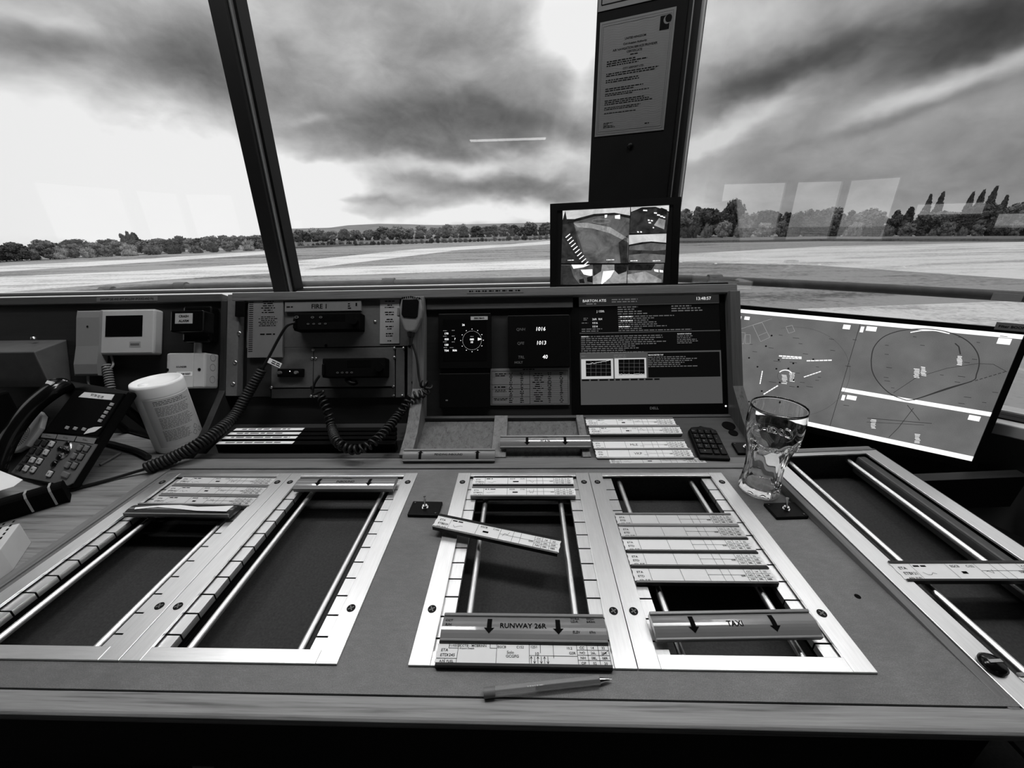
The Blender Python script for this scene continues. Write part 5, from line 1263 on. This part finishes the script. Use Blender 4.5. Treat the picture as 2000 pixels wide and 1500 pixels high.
PG(gr, [(742, 548), (870, 526), (960, 518), (1105, 530), (1092, 715), (735, 715)], .0004); PG(tr, [(742, 540), (870, 515), (960, 508), (1105, 520), (1105, 535), (960, 522), (742, 556)], .0009); PG(dk, [(742, 590), (1000, 600), (1100, 590), (1095, 640), (900, 625), (740, 640)], .0007)
PG(gr, [(80, 735), (390, 735), (385, 925), (78, 930)], .0004); PG(wh, [(180, 735), (360, 735), (300, 760), (200, 775)], .0007); PG(wh, [(270, 785), (385, 780), (385, 850), (300, 830)], .0008); PG(dk, [(80, 740), (170, 745), (200, 850), (260, 925), (80, 930)], .0008); PG(tr, [(330, 860), (385, 840), (385, 910), (335, 900)], .0010); PG(tr, [(255, 880), (300, 870), (310, 915), (260, 915)], .0010)
PG(lt, [(392, 735), (725, 735), (718, 915), (388, 925)], .0004); PG(dk, [(392, 735), (480, 735), (470, 800), (392, 850)], .0007); PG(tr, [(600, 735), (725, 735), (720, 800), (640, 830), (600, 790)], .0007); PG(wh, [(500, 825), (520, 815), (530, 870), (515, 905), (502, 870)], .0010); PG(wh, [(490, 800), (600, 790), (560, 860), (480, 925), (470, 920)], .0006)
PG(gr, [(732, 730), (1085, 725), (1072, 910), (725, 918)], .0004); PG(lt, [(728, 830), (900, 800), (1060, 880), (1060, 910), (726, 915)], .0007); PG(tr, [(732, 730), (1000, 728), (960, 790), (735, 790)], .0007); PG(wh, [(985, 780), (1030, 785), (1030, 810), (990, 800)], .0010); PG(wh, [(1040, 785), (1075, 790), (1075, 812), (1042, 808)], .0010)
for x, y in ((175, 692), (560, 688), (790, 697), (1010, 697)): a = Q(x, y); wh.microtext(a[0]-.014, a[1]-.0016, a[0]+.014, a[1]+.0016, 1, .0012, .7, int(x), True, (.5, .9))
for nm, m_, mt in (('view_sky', sky, C_SKY), ('view_field', gr, C_GR), ('view_dark_ground', dk, C_DK), ('view_paths', lt, C_LT), ('view_trees', tr, C_TR), ('view_highlights', wh, emit('view_white', .75, 1, .4))): part(nm, m_, mt, cs)
mb = MB(); mb.box(-.08, .08, -CH/2-.0125, -CH/2-.008, -.05, .02); part('foot', mb, BLACK, cc)

# ================================================================ certificates on the pillar
def pil_box(u0, v0, u1, v1, u2, v2, u3, v3):
    c_ = [onpil(u0, v0), onpil(u1, v1), onpil(u2, v2), onpil(u3, v3)]
    return (c_[0][0]+c_[3][0])/2, (c_[1][0]+c_[2][0])/2, (c_[2][1]+c_[3][1])/2, (c_[0][1]+c_[1][1])/2
x0, x1, y0, y1 = pil_box(1170, 46, 1319, 13, 1299, 253, 1164, 268)
cw, ch = (x1-x0)/2, (y1-y0)/2
ce = thing('certificate', 'framed-pattern certificate sheet fixed to the dark pillar', 'certificate', PM @ Matrix.Translation(((x0+x1)/2, (y0+y1)/2, .001)))
CERT = plain('certificate_paper', .10, .6, 0, .06, 30)
mb = MB(); mb.box(-cw, cw, -ch, ch, 0, .001); sh = part('sheet', mb, CERT, ce)
mb = MB(); z = .0014
for k in range(46):                                     # faint wavy security print
    yy = -ch*.92+k*ch*1.84/45; pts = [(-cw*.9+i*cw*1.8/24, yy+.0022*sin(i*1.1+k*.1)) for i in range(25)]
    for a, b in zip(pts, pts[1:]): mb.line(*a, *b, .00035, .0012)
part('security_waves', mb, plain('cert_wave_ink', .06, .6, 0, 0), sh)
mb = MB()
for s, y, sz in (('UNITED KINGDOM', .66, .0070), ('Civil Aviation Authority', .575, .0070), ('AIR NAVIGATION SERVICE PROVIDER', .50, .0076), ('CERTIFICATE', .44, .0076), ('CITY AIRPORT LTD', .17, .0070)): mb.text(s, 0, y*ch, sz, z, 'c', .02)
mb.microtext(-.02, ch*.37, .02, ch*.40, 1, z, .6, 1, True)
for a, b, n in ((.23, .34, 3), (.06, .13, 2), (-.05, .02, 2), (-.20, -.13, 2), (-.28, -.22, 2), (-.44, -.34, 3), (-.53, -.47, 2), (-.60, -.57, 1)): mb.microtext(-cw*.75, ch*a, cw*.72, ch*b, n, z, .5, int(a*100)+9, False, (.5, 1))
mb.microtext(-cw*.75, -ch*.86, -cw*.30, -ch*.75, 4, z, .5, 44, False, (.3, 1)); mb.microtext(cw*.45, -ch*.86, cw*.65, -ch*.83, 1, z, .6, 45)
for a in (.94, .90):
    for (xa, ya, xb, yb) in ((-a, -a, a, -a), (a, -a, a, a), (a, a, -a, a), (-a, a, -a, -a)): mb.line(xa*cw, ya*ch*1.02, xb*cw, yb*ch*1.02, .0005, z)
mb.rect(cw*.62, ch*.68, cw*.86, ch*.90, z); part('print', mb, INK, sh)
mb = MB(); mb.ring((cw*.80, ch*.83, z+.0004), 0, .010, 24); part('emblem_moon', mb, CERT, sh); mb = MB(); mb.ring((cw*.83, ch*.845, z+.0007), 0, .009, 24); part('emblem_shade', mb, INK, sh)
x0, x1, y0, y1 = pil_box(1175, -230, 1322, -262, 1290, -5, 1172, 25)
cw, ch = (x1-x0)/2, (y1-y0)/2
ce2 = thing('certificate', 'second certificate sheet with black border, higher on the dark pillar', 'certificate', PM @ Matrix.Translation(((x0+x1)/2, (y0+y1)/2, .001)))
mb = MB(); mb.box(-cw, cw, -ch, ch, 0, .001); sh = part('sheet', mb, CERT, ce2); mb = MB()
for (xa, ya, xb, yb) in ((-1, -1, 1, -1), (1, -1, 1, 1), (1, 1, -1, 1), (-1, 1, -1, -1)): mb.line(xa*cw*.88, ya*ch*.90, xb*cw*.88, yb*ch*.90, .003, .0013)
mb.microtext(-cw*.6, -ch*.4, cw*.6, ch*.6, 12, .0013, .4, 7, True); part('print', mb, INK, sh)
xq, yq = onpil(1231, 285); mb = MB(); mb.lathe([(.009, 0), (.009, .004), (.005, .007), (0, .0075)], 18); single('pillar_stud', mb, BLACK, 'small round stud on the pillar below the certificate', 'stud', PM @ Matrix.Translation((xq, yq, 0)))

# ================================================================ left-hand panel: intercom, alarm, boxes
def pan_thing(name, label, cat, u, v): x, y = pp(u, v); return thing(name, label, cat, panel_at(x, y)), x, y
def rel(quad, h, x, y): a = pbox(*quad, h); return a[0]-x, a[1]-x, a[2]-y, a[3]-y
ic, ix, iy = pan_thing('door_intercom', 'ivory video door intercom with handset mounted on the left panel', 'intercom', 240, 650)
b_ = rel((190, 604, 301, 692), .028, ix, iy); mb = MB(); mb.box(*b_, 0, .028); part('body', mb, CREAM_P, ic, .005)
b_ = rel((205, 616, 277, 657), .030, ix, iy); mb = MB(); mb.box(*b_, .0265, .0288); part('screen', mb, BLACK_G, ic)
b_ = rel((147, 606, 192, 733), .036, ix, iy); mb = MB()
x0, x1, y0, y1 = b_; mb.box(x0, x1, y0, y1, .004, .030)
for ya, yb in ((y0, y0+.055), (y1-.055, y1)): mb.box(x0, x1, ya, yb, .028, .046)
mb = MB(); P_ = [(y0, .010), (y1, .010), (y1, .034), (y1-.02, .036), (lerp(y0, y1, .45), .034), (y0+.03, .038), (y0, .034)]
mb.ext_x([(a, b) for a, b in P_][::-1], x0, x1); part('handset', mb, plain('ivory_handset', .24, .5, 0, .05, 20), ic, .004)
mb = MB(); x, y = (x0+x1)/2, y1-.045; mb.ring((x, y, .0), 0, .003, 10); mb.v = [(a, b, .0362) for a, b, c in mb.v]; part('ear_hole', mb, BLACK, ic)
b_ = rel((252, 667, 274, 678), .029, ix, iy); mb = MB(); mb.box(*b_, .0275, .0284); pl_ = part('nameplate', mb, GREY_L, ic); mb = MB(); mb.microtext(b_[0]+.003, b_[2]+.002, b_[1]-.003, b_[3]-.002, 1, .0287, .5, 2, True); part('nameplate_print', mb, INK_G, pl_)
IM = ic.matrix_world.inverted()
mb = MB(); mb.helix([IM @ p for p in smooth_path([P3(208, 712, .018), P3(212, 735, .02), P3(216, 758, .022), P3(219, 785, .022)], 6)], .0085, .0026, 15, 6, 12); part('handset_lead', mb, plain('grey_lead', .22, .5, 0, 0), ic)
mb = MB(); mb.tube([IM @ p for p in smooth_path([P3(216, 692, .01), P3(221, 712, .014), P3(212, 722, .018), P3(205, 716, .018)], 6)], .0026, 8); part('lead', mb, GREY_L, ic); mb = MB(); mb.tube([IM @ p for p in smooth_path([P3(172, 733, .02), P3(173, 748, .02), P3(178, 772, .012)], 6)], .0030, 8); part('lead', mb, GREY_L, ic)
al, ax_, ay_ = pan_thing('crash_alarm', 'glossy black CRASH ALARM sounder on the left panel', 'alarm', 375, 635)
b_ = rel((356, 597, 410, 668), .035, ax_, ay_); mb = MB(); mb.box(*b_, 0, .035); part('back_box', mb, BLACK_G, al, .006)
b_ = rel((332, 606, 396, 648), .075, ax_, ay_); mb = MB(); mb.box(*b_, .035, .075); part('horn', mb, BLACK_G, al, .004)
b_ = rel((342, 612, 376, 632), .0755, ax_, ay_); mb = MB(); mb.box(*b_, .0745, .0756); lb = part('label', mb, plain('alarm_label', .42, .6, 0, .05, 60), al)
mb = MB(); mb.text('CRASH', (b_[0]+b_[1])/2, lerp(b_[2], b_[3], .72), .0085, .0759, 'c', .03); mb.text('ALARM', (b_[0]+b_[1])/2, lerp(b_[2], b_[3], .27), .0085, .0759, 'c', .03); part('label_text', mb, INK, lb)
rx_, wx, wy = pan_thing('alarm_reset_box', 'ivory junction box marked ALARM RESET under the crash alarm', 'junction box', 375, 725)
b_ = rel((324, 689, 400, 758), .050, wx, wy); mb = MB(); mb.box(*b_, 0, .050); part('box', mb, CREAM_P, rx_, .005)
x0, x1, y0, y1 = b_; mb = MB(); mb.box(lerp(x0, x1, .10), lerp(x0, x1, .72), y0+.002, y1-.002, .0495, .0525); lid = part('lid', mb, CREAM_P, rx_, .001)
mb = MB(); mb.box(lerp(x0, x1, .30), lerp(x0, x1, .70), lerp(y0, y1, .34), lerp(y0, y1, .46), .0524, .0530); lb = part('label', mb, PAPER, lid)
mb = MB(); mb.text('ALARM RESET', lerp(x0, x1, .50), lerp(y0, y1, .40), .0070, .0533, 'c', .03, .8); mb.text('SOUNDER', lerp(x0, x1, .42), lerp(y0, y1, .60), .0062, .0529, 'c', .02); part('label_text', mb, INK, lb)
for fx in (.04, .86):
    mb = MB(); mb.cyl((lerp(x0, x1, fx), lerp(y0, y1, .52), .0495), (lerp(x0, x1, fx), lerp(y0, y1, .52), .0508), .0042, 12); part('cover_screw', mb, BLACK, rx_)
mb = MB()
for fy in (.25, .6, .88): mb.T = Matrix.Translation((x1, lerp(y0, y1, fy), .024)) @ Matrix.Rotation(pi/2, 4, 'Y'); mb.ring((0, 0, .0006), .0085, .0095, 20)
part('knockout_rings', mb, GREY_P, rx_)
mb = MB(); xx, yy = pp(388, 675, .02); mb.cyl((xx-wx, y1, .022), (xx-wx, y1+.030, .022), .009, 16); part('conduit', mb, GREY_L, rx_)
# wedge-shaped box at the far left
def LP(u, v, h): x, y = pp(u, v, h); return (x, y, h)
A, B, C_, D_ = LP(131, 663, 0), LP(66, 687, .085), LP(100, 757, .055), LP(140, 745, 0)
wb = thing('speaker_box', 'wedge-shaped grey wooden box fixed at the far end of the left panel', 'box', CM)
dx = Vector((-.26, 0, 0)); vs_ = [Vector(p) for p in (A, B, C_, D_)]; vs_ += [p+dx for p in vs_]
mb = MB(); mb.add(vs_, [(0, 3, 2, 1), (4, 5, 6, 7), (0, 1, 5, 4), (1, 2, 6, 5), (2, 3, 7, 6), (3, 0, 4, 7)]); part('box', mb, plain('grey_box_paint', .085, .55, 0, .2, 30), wb, .003)
mb = MB(); p = LP(101, 661, .0); mb.lathe([(.006, 0), (.006, .006), (0, .009)], 12); mb.v = [(x+A[0]-.06, A[1]+.0+z-.004, .03+y) for x, y, z in mb.v]; part('top_screw', mb, STEEL, wb)

# ================================================================ telephone
pyaw, ptl = radians(-20), radians(45)
pr = Vector((cos(pyaw), sin(pyaw), 0)); ph = Vector((-sin(pyaw), cos(pyaw), 0)); pu = ph*cos(ptl)+Vector((0, 0, sin(ptl)))
PHM = frame(onz(134, 948, .02), pr, pu)
tel = thing('desk_telephone', 'black and grey desk telephone with handset, display and keypad', 'telephone', PHM)
mb = MB(); mb.prism([(-.285, -.030), (.004, -.004), (.006, .222), (-.270, .215)], -.020, 0); part('phone_body', mb, BLACK, tel, .004)
q = locator(PHM); px = lambda x, y: (x*.16, 720+y*.16)
def Q(x, y): p = q(*px(x, y)); return p.x, p.y
def quadpx(mb, pts, z0, z1): mb.prism([Q(*p) for p in pts][::-1], z0, z1)
mb = MB(); quadpx(mb, [(490, 860), (1200, 925), (900, 1400), (845, 1430), (300, 1330), (150, 1270)], .0, .0022); part('key_field', mb, plain('phone_grey', .125, .5, 0, .08, 80), tel, .0005)
mb = MB(); quadpx(mb, [(940, 275), (1540, 310), (1210, 830), (560, 775)], .0005, .004); part('display_bezel', mb, BLACK_M, tel, .001)
mb = MB(); quadpx(mb, [(1060, 295), (1425, 325), (1385, 392), (985, 355)], .004, .0048); lb = part('note_label', mb, PAPER, tel)
mb = MB(); a, b = Q(1080, 335), Q(1360, 350); mb.text('BUY TEN  SSD  OFF', (a[0]+b[0])/2, (a[1]+b[1])/2, .0080, .0051, 'c', .02, .75); part('note_text', mb, INK_G, lb)
for x, y in ((1393, 445), (1358, 493), (1323, 543), (1288, 593), (1252, 644), (850, 728), (950, 738), (1055, 748)):
    cx_k, cy_k = Q(x, y); mb = MB(); mb.box(cx_k-.0062, cx_k+.0062, cy_k-.0036, cy_k+.0036, .003, .0062); part('soft_key', mb, GREY_L, tel, .001)
mb = MB(); quadpx(mb, [(1110, 745), (1180, 722), (1280, 715), (1190, 778), (1055, 808)], .0045, .0054); part('torn_tape', mb, PAPER, tel)
for a in ([(540, 795), (715, 808), (690, 862), (520, 845)], [(730, 808), (950, 830), (915, 893), (705, 868)], [(965, 832), (1195, 855), (1160, 925), (935, 893)]):
    mb = MB(); quadpx(mb, a, .002, .0036); o_ = part('name_tab', mb, plain('tab_paper', .20, .5, 0, .05, 80), tel, .0005); cq = Q(sum(p[0] for p in a)/4, sum(p[1] for p in a)/4); m2 = MB(); m2.microtext(cq[0]-.016, cq[1]-.002, cq[0]+.016, cq[1]+.002, 1, .0039, .8, int(a[0][0]), True, (.5, .9)); part('tab_print', m2, INK_G, o_)
KEYW = plain('phone_key_white', .62, .4, 0, 0); KEYD = plain('phone_key_dark', .03, .4, 0, 0)
for x, y, m_ in ((660, 925, KEYW), (570, 915, KEYD), (490, 905, KEYD), (590, 1025, KEYW), (500, 1015, KEYD), (420, 1005, KEYD), (510, 1133, KEYW), (425, 1120, KEYW), (340, 1110, KEYD), (435, 1237, KEYW), (345, 1222, KEYW), (262, 1212, KEYD), (1000, 972, GREY_P), (1080, 980, GREY_P), (930, 1072, GREY_P), (1010, 1080, GREY_P), (855, 1182, GREY_P), (935, 1190, GREY_P), (635, 1288, KEYW)):
    cx_k, cy_k = Q(x, y); mb = MB(); mb.box(cx_k-.0078, cx_k+.0078, cy_k-.0064, cy_k+.0064, .002, .0065); k_ = part('key', mb, m_, tel, .0018)
    if m_ is KEYW: m2 = MB(); m2.microtext(cx_k-.004, cy_k-.002, cx_k+.004, cy_k+.002, 1, .0068, .7, int(x), True, (.4, .8)); part('key_legend', m2, INK_G, k_)
    m2 = MB(); m2.box(cx_k-.0092, cx_k+.0092, cy_k-.0080, cy_k+.0080, .0018, .0030); part('key_surround', m2, BLACK, tel)
cx_k, cy_k = Q(825, 1300); mb = MB(); mb.box(cx_k-.013, cx_k+.013, cy_k-.006, cy_k+.006, .002, .006); part('speaker_key', mb, GREY_P, tel, .002)
cx_k, cy_k = Q(810, 1003); mb = MB(); mb.lathe([(.020, .002), (.020, .0045), (.012, .0055), (.0, .0055)], 24, (cx_k, cy_k, 0)); part('navigation_ring', mb, STEEL, tel)
for dx_, dy_ in ((0, 0), (.016, 0), (-.016, 0), (0, .016), (0, -.016)):
    mb = MB(); mb.lathe([(.0062, .004), (.0062, .0075), (0, .009)], 14, (cx_k+dx_, cy_k+dy_, 0)); part('navigation_key', mb, BLACK_G, tel)
cx_k, cy_k = Q(688, 1168); mb = MB(); mb.lathe([(.0070, .002), (.0070, .0065), (0, .008)], 14, (cx_k, cy_k, 0)); part('mute_key', mb, BLACK_G, tel)
# loudspeaker pad under the handset
sx_, sy_ = Q(390, 800); mb = MB(); pad = [Q(550, 530), Q(600, 590), Q(560, 740), Q(400, 960), Q(270, 1030), Q(190, 1040), Q(200, 960), Q(300, 800), Q(430, 620)]
mb.prism([(x, y) for x, y in pad][::-1], .0, .012); sp = part('speaker_pad', mb, plain('speaker_pad_grey', .42, .5, 0, .05, 60), tel, .004)
c0 = Q(340, 850); mb = MB()
for ri in range(1, 6):
    for k in range(8+5*ri):
        a = 2*pi*k/(8+5*ri); mb.ring((c0[0]+.0048*ri*cos(a), c0[1]+.0048*ri*sin(a), .0123), 0, .0017, 6)
part('speaker_holes', mb, BLACK_M, sp)
hp_ = []
for u_, v_, h_ in ((120, 752, .016), (98, 766, .030), (62, 796, .042), (28, 838, .048), (4, 882, .047), (-12, 925, .038), (-22, 962, .020)):
    hp_.append(PHM.inverted() @ onpl(u_, v_, PHM @ Vector((0, 0, h_)), PHM.to_3x3() @ Vector((0, 0, 1))))
hp_ = smooth_path(hp_, 6)
nh = len(hp_); mb = MB(); prof = []
rows = []
for i, p in enumerate(hp_):
    t = i/(nh-1); wd = .022+.007*(abs(2*t-1)**3); th = .015+.005*(abs(2*t-1)**3)
    tg2 = (hp_[min(i+1, nh-1)]-hp_[max(i-1, 0)]).normalized(); side = Vector((1, 0, 0)); side = (side-tg2*side.dot(tg2)).normalized(); nn = tg2.cross(side); nn = nn if nn.z > 0 else -nn
    rows.append([p+side*wd*math.copysign(abs(cos(a))**.6, cos(a))+nn*th*math.copysign(abs(sin(a))**.7, sin(a)) for a in [2*pi*k/16 for k in range(16)]])
mb.add([v for r_ in rows for v in r_], [(i*16+k, i*16+(k+1) % 16, (i+1)*16+(k+1) % 16, (i+1)*16+k) for i in range(nh-1) for k in range(16)], True); mb.add([v for r_ in rows for v in r_], [tuple(range(16)), tuple(range((nh-1)*16, nh*16))[::-1]])
hs = part('handset', mb, BLACK_G, tel)
mb = MB(); p = hp_[3]; mb.box(p.x-.012, p.x+.016, p.y-.010, p.y+.010, p.z+.0150, p.z+.0185); part('handset_label', mb, PAPER, hs)
mb = MB(); mb.box(-.2, -.03, .10, .12, -.16, -.02); mb = MB()
inv = PHM.inverted()
for sx2 in (-.22, -.03):
    a = PHM @ Vector((sx2, .19, -.015)); b2 = Vector((a.x, a.y, 0))+Vector((ph.x, ph.y, 0))*.06
    mb.tube([inv @ a, inv @ Vector((b2.x, b2.y, .006))], .010, 8)
a = PHM @ Vector((-.22, .19, -.02)); b2 = PHM @ Vector((-.03, .19, -.02))
mb.tube([inv @ Vector((a.x+ph.x*.06, a.y+ph.y*.06, .006)), inv @ Vector((b2.x+ph.x*.06, b2.y+ph.y*.06, .006))], .006, 8); part('foot_stand', mb, BLACK, tel)
base = [PHM @ Vector(p) for p in ((-.27, .0, -.02), (.0, .0, -.02))]
mb = MB(); mb.tube([inv @ Vector((base[0].x, base[0].y, .006)), inv @ Vector((base[1].x, base[1].y, .006))], .006, 8); part('front_foot', mb, BLACK, tel)
mb = MB(); mb.tube([onz(235, 885, .004), onz(215, 897, .004), onz(195, 908, .004)], .003, 8); single('grey_cable', mb, GREY_P, 'short grey cable end on the side worktop behind the telephone', 'cable')
pts = [onz(u, v, .008) for u, v in ((195, 862), (230, 870), (270, 882), (290, 893))]; mb = MB(); mb.tube(smooth_path(pts, 5), .007, 8); single('black_cable', mb, RUBBER, 'short thick black cable on the worktop beside the tub', 'cable')
# dark unit standing at the far left behind the telephone
b0 = onz(20, 842, 0); dv = thing('desk_unit', 'matt black box-shaped unit standing behind the telephone', 'equipment box', at(-1.25, .085, 0, -.2))
mb = MB(); mb.box(-.14, .14, -.05, .05, 0, .17); part('case', mb, BLACK_M, dv, .006); mb = MB(); mb.tube([(-.04, -.052, .165), (.06, -.054, .172), (.11, -.052, .176)], .003, 8); part('highlight_tube', mb, CHROME, dv)  # chrome tube added in place of a bright highlight on the case edge

# ================================================================ wipe tub
tc_ = onz(353, 866); tub = thing('wipes_tub', 'white plastic tub of wipes with a printed label', 'tub', at(tc_.x, tc_.y, 0))
TR_, TH_ = .0525, .180
mb = MB(); mb.lathe([(0, 0), (TR_*.96, 0), (TR_, .004), (TR_*1.0, TH_-.032), (TR_*.985, TH_-.030), (TR_*.985, TH_-.028)], 48); part('tub_body', mb, TUB, tub)
mb = MB(); mb.lathe([(TR_*1.01, TH_-.030), (TR_*1.015, TH_-.006), (TR_*.98, TH_), (TR_*.90, TH_+.0005), (TR_*.88, TH_-.004), (TR_*.5, TH_-.006), (0, TH_-.006)], 48); lid = part('lid', mb, TUB, tub)
mb = MB(); mb.lathe([(.010, 0), (.009, .003), (0, .004)], 14, (-.018, -.02, TH_-.006)); part('lid_tab', mb, TUB, lid)
def wrap(mb, r, ang, z0): mb.v = [((r+z)*cos(ang+x/r), (r+z)*sin(ang+x/r), z0+y) for x, y, z in mb.v]
fa = math.atan2(CAM.y-tc_.y, CAM.x-tc_.x)
mb = MB(); mb.microtext(-.028, .050, .046, .062, 3, 0, .45, 1, False, (.85, 1)); mb.microtext(-.028, .022, .046, .046, 7, 0, .40, 2, False, (.85, 1)); mb.microtext(-.028, -.012, .046, .018, 9, 0, .38, 3, False, (.8, 1)); mb.microtext(-.030, -.046, .030, -.016, 9, 0, .38, 4, False, (.7, 1))
for k in range(3): mb.line(-.032, .048-.034*k, .050, .048-.034*k, .0008, 0)
for (x, y) in ((.040, -.030), (.050, -.042), (.034, -.044)): 
    mb.line(x-.006, y, x, y+.007, .001, 0); mb.line(x, y+.007, x+.006, y, .001, 0); mb.line(x+.006, y, x, y-.007, .001, 0); mb.line(x, y-.007, x-.006, y, .001, 0)
wrap(mb, TR_+.0006, fa+.1, .080); part('label_print', mb, INK_G, tub)
mb = MB()
n = 24; vs_ = []
for i in range(n+1):
    a = fa+.1+(-.048+.110*i/n)/TR_; vs_ += [((TR_+.0003)*cos(a), (TR_+.0003)*sin(a), .018), ((TR_+.0003)*cos(a), (TR_+.0003)*sin(a), .146)]
mb.add(vs_, [(2*i, 2*i+2, 2*i+3, 2*i+1) for i in range(n)], True); part('label_sheet', mb, plain('tub_label_tint', .60, .4, 0, .03, 20), tub)

# ================================================================ black case, papers on the side worktop
e0, e1 = onz(132, 983, 0), onz(0, 1024, 0); dd = (e1-e0).normalized()
BK = frame(e0, -dd, (-dd).cross(Vector((0, 0, -1))))
bk = thing('black_case', 'long black soft case with two pale bands on the side worktop', 'case', frame(e0+Vector((0, 0, .0004)), dd, Vector((0, 0, 1)).cross(dd)))
sg = 1 if (Vector((0, 0, 1)).cross(dd)).y < 0 else -1
mb = MB(); y0, y1 = (-.03, 0) if sg > 0 else (0, .03)
prof = [(y0, .002), (y1, .0), (y1, .036), (lerp(y0, y1, .85), .044), (lerp(y0, y1, .2), .044), (y0, .036)]
mb.ext_x(prof, -.004, .42); part('case_body', mb, BLACK_M, bk, .008, seg=3)
for x in (.012, .045):
    mb = MB(); mb.ext_x([(lerp(y0, y1, .2), .0445), (lerp(y0, y1, .85), .0445), (y1+(.0006 if sg > 0 else -.0006), .0362), (y1+(.0006 if sg > 0 else -.0006), .004), (y1, .004), (y1, .036), (lerp(y0, y1, .85), .044), (lerp(y0, y1, .2), .044)], x, x+.0035); part('pale_band', mb, GREY_L, bk)
c = [onz(-60, 905, .048), onz(-2, 918, .048), onz(44, 936, .048), onz(25, 950, .048), onz(-60, 975, .048)]
mb = MB(); mb.prism([(p.x, p.y) for p in c][::-1], .0462, .0472); single('loose_paper', mb, PAPER, 'loose white paper sheet lying on the black case', 'paper')
c = [onz(-70, 1045, .045), onz(38, 1021, .045), onz(0, 1072, .045), onz(-90, 1140, .045)]
pd = thing('strip_pad', 'thick pad of blank printed strips at the edge of the side worktop', 'paper pad', at(0, 0, 0))
mb = MB(); mb.prism([(p.x, p.y) for p in c][::-1], .0, .044); bl = part('pad', mb, PAPER_G, pd, .001)
ctr = (c[1]+c[2])/2; ang = math.atan2((c[1]-c[2]).y, (c[1]-c[2]).x); mb = MB(); mb.T = at(ctr.x-.02, ctr.y+.005, .0444, ang)
for k in range(6):
    for j in range(2): mb.rect(-.03+.012*k, -.004+.012*j, -.023+.012*k, -.001+.012*j, 0)
part('pad_print', mb, INK, bl)

# ================================================================ drinking glass
gx, gy = .628, -.058
gl = thing('drinking_glass', 'empty fluted cola glass standing on the desk corner', 'glass', at(gx, gy, .0003))
GLASS = solid_glass('clear_drinking_glass', 1.46, 0.0, .985)
outer = [(0, 0), (.030, 0), (.0405, .001), (.0435, .006), (.0428, .016), (.0405, .030), (.0392, .050), (.0400, .070), (.0430, .088), (.0478, .104), (.0530, .120), (.0560, .135), (.0572, .150), (.0570, .165), (.0560, .180), (.0553, .1895), (.0545, .1910)]
inner = [(.0535, .1900), (.0540, .180), (.0550, .165), (.0552, .150), (.0540, .135), (.0508, .120), (.0455, .104), (.0405, .088), (.0375, .070), (.0365, .050), (.0370, .030), (.0355, .020), (.025, .015), (0, .014)]
outer = [(r*.85, z) for r, z in outer]; inner = [(r*.85, z) for r, z in inner]
def flute(t, z): return 1.0+(.020*cos(10*t)*max(0, min(1, (z-.004)/.012))*max(0, min(1, (.112-z)/.03)))
def fine(p, n=4):
    P_ = smooth_path([(r, z, 0) for r, z in p], n); return [(max(0, v.x), v.y) for v in P_]
mb = MB(); NS = 80
po, pi_ = fine(outer, 2), fine(inner, 2)
vs_ = []; full = [(r, z, True) for r, z in po]+[(r, z, False) for r, z in pi_]
for r, z, o_ in full:
    for k in range(NS):
        t = 2*pi*k/NS; f = flute(t, z) if o_ else 1+(flute(t, z)-1)*.45; vs_.append((r*f*cos(t), r*f*sin(t), z))
nr = len(full); mb.add(vs_, [(j*NS+k, j*NS+(k+1) % NS, (j+1)*NS+(k+1) % NS, (j+1)*NS+k) for j in range(nr-1) for k in range(NS)], True); part('glass_body', mb, GLASS, gl)
def rad_at(z):
    for (r0, z0), (r1, z1) in zip(outer[2:], outer[3:]):
        if z0 <= z <= z1: return lerp(r0, r1, (z-z0)/max(1e-6, z1-z0))
    return .047
def emboss(ang, zc, size, s):
    c = bpy.data.curves.new('t', 'FONT'); c.body = s; c.size = size; c.shear = .35; c.extrude = .0007; c.bevel_depth = .0005; c.bevel_resolution = 1; c.offset = .0002; c.resolution_u = 3; c.align_x = 'CENTER'; c.space_character = .95
    o = bpy.data.objects.new('t', c); COL.objects.link(o); dg = bpy.context.evaluated_depsgraph_get(); dg.update(); me = o.evaluated_get(dg).to_mesh()
    m2 = MB(); V_ = []
    for v in me.vertices:
        z = zc+v.co.y; r = rad_at(z)+.0006+v.co.z; a = ang+v.co.x/rad_at(zc); V_.append((r*cos(a), r*sin(a), z))
    m2.add(V_, [tuple(p.vertices) for p in me.polygons]); o.evaluated_get(dg).to_mesh_clear(); bpy.data.objects.remove(o); bpy.data.curves.remove(c)
    return part('embossed_script', m2, GLASS, gl)
ga = math.atan2(CAM.y-gy, CAM.x-gx)
emboss(ga+.25, .114, .024, 'Coca-Cola'); emboss(ga+.25+pi, .114, .024, 'Coca-Cola')
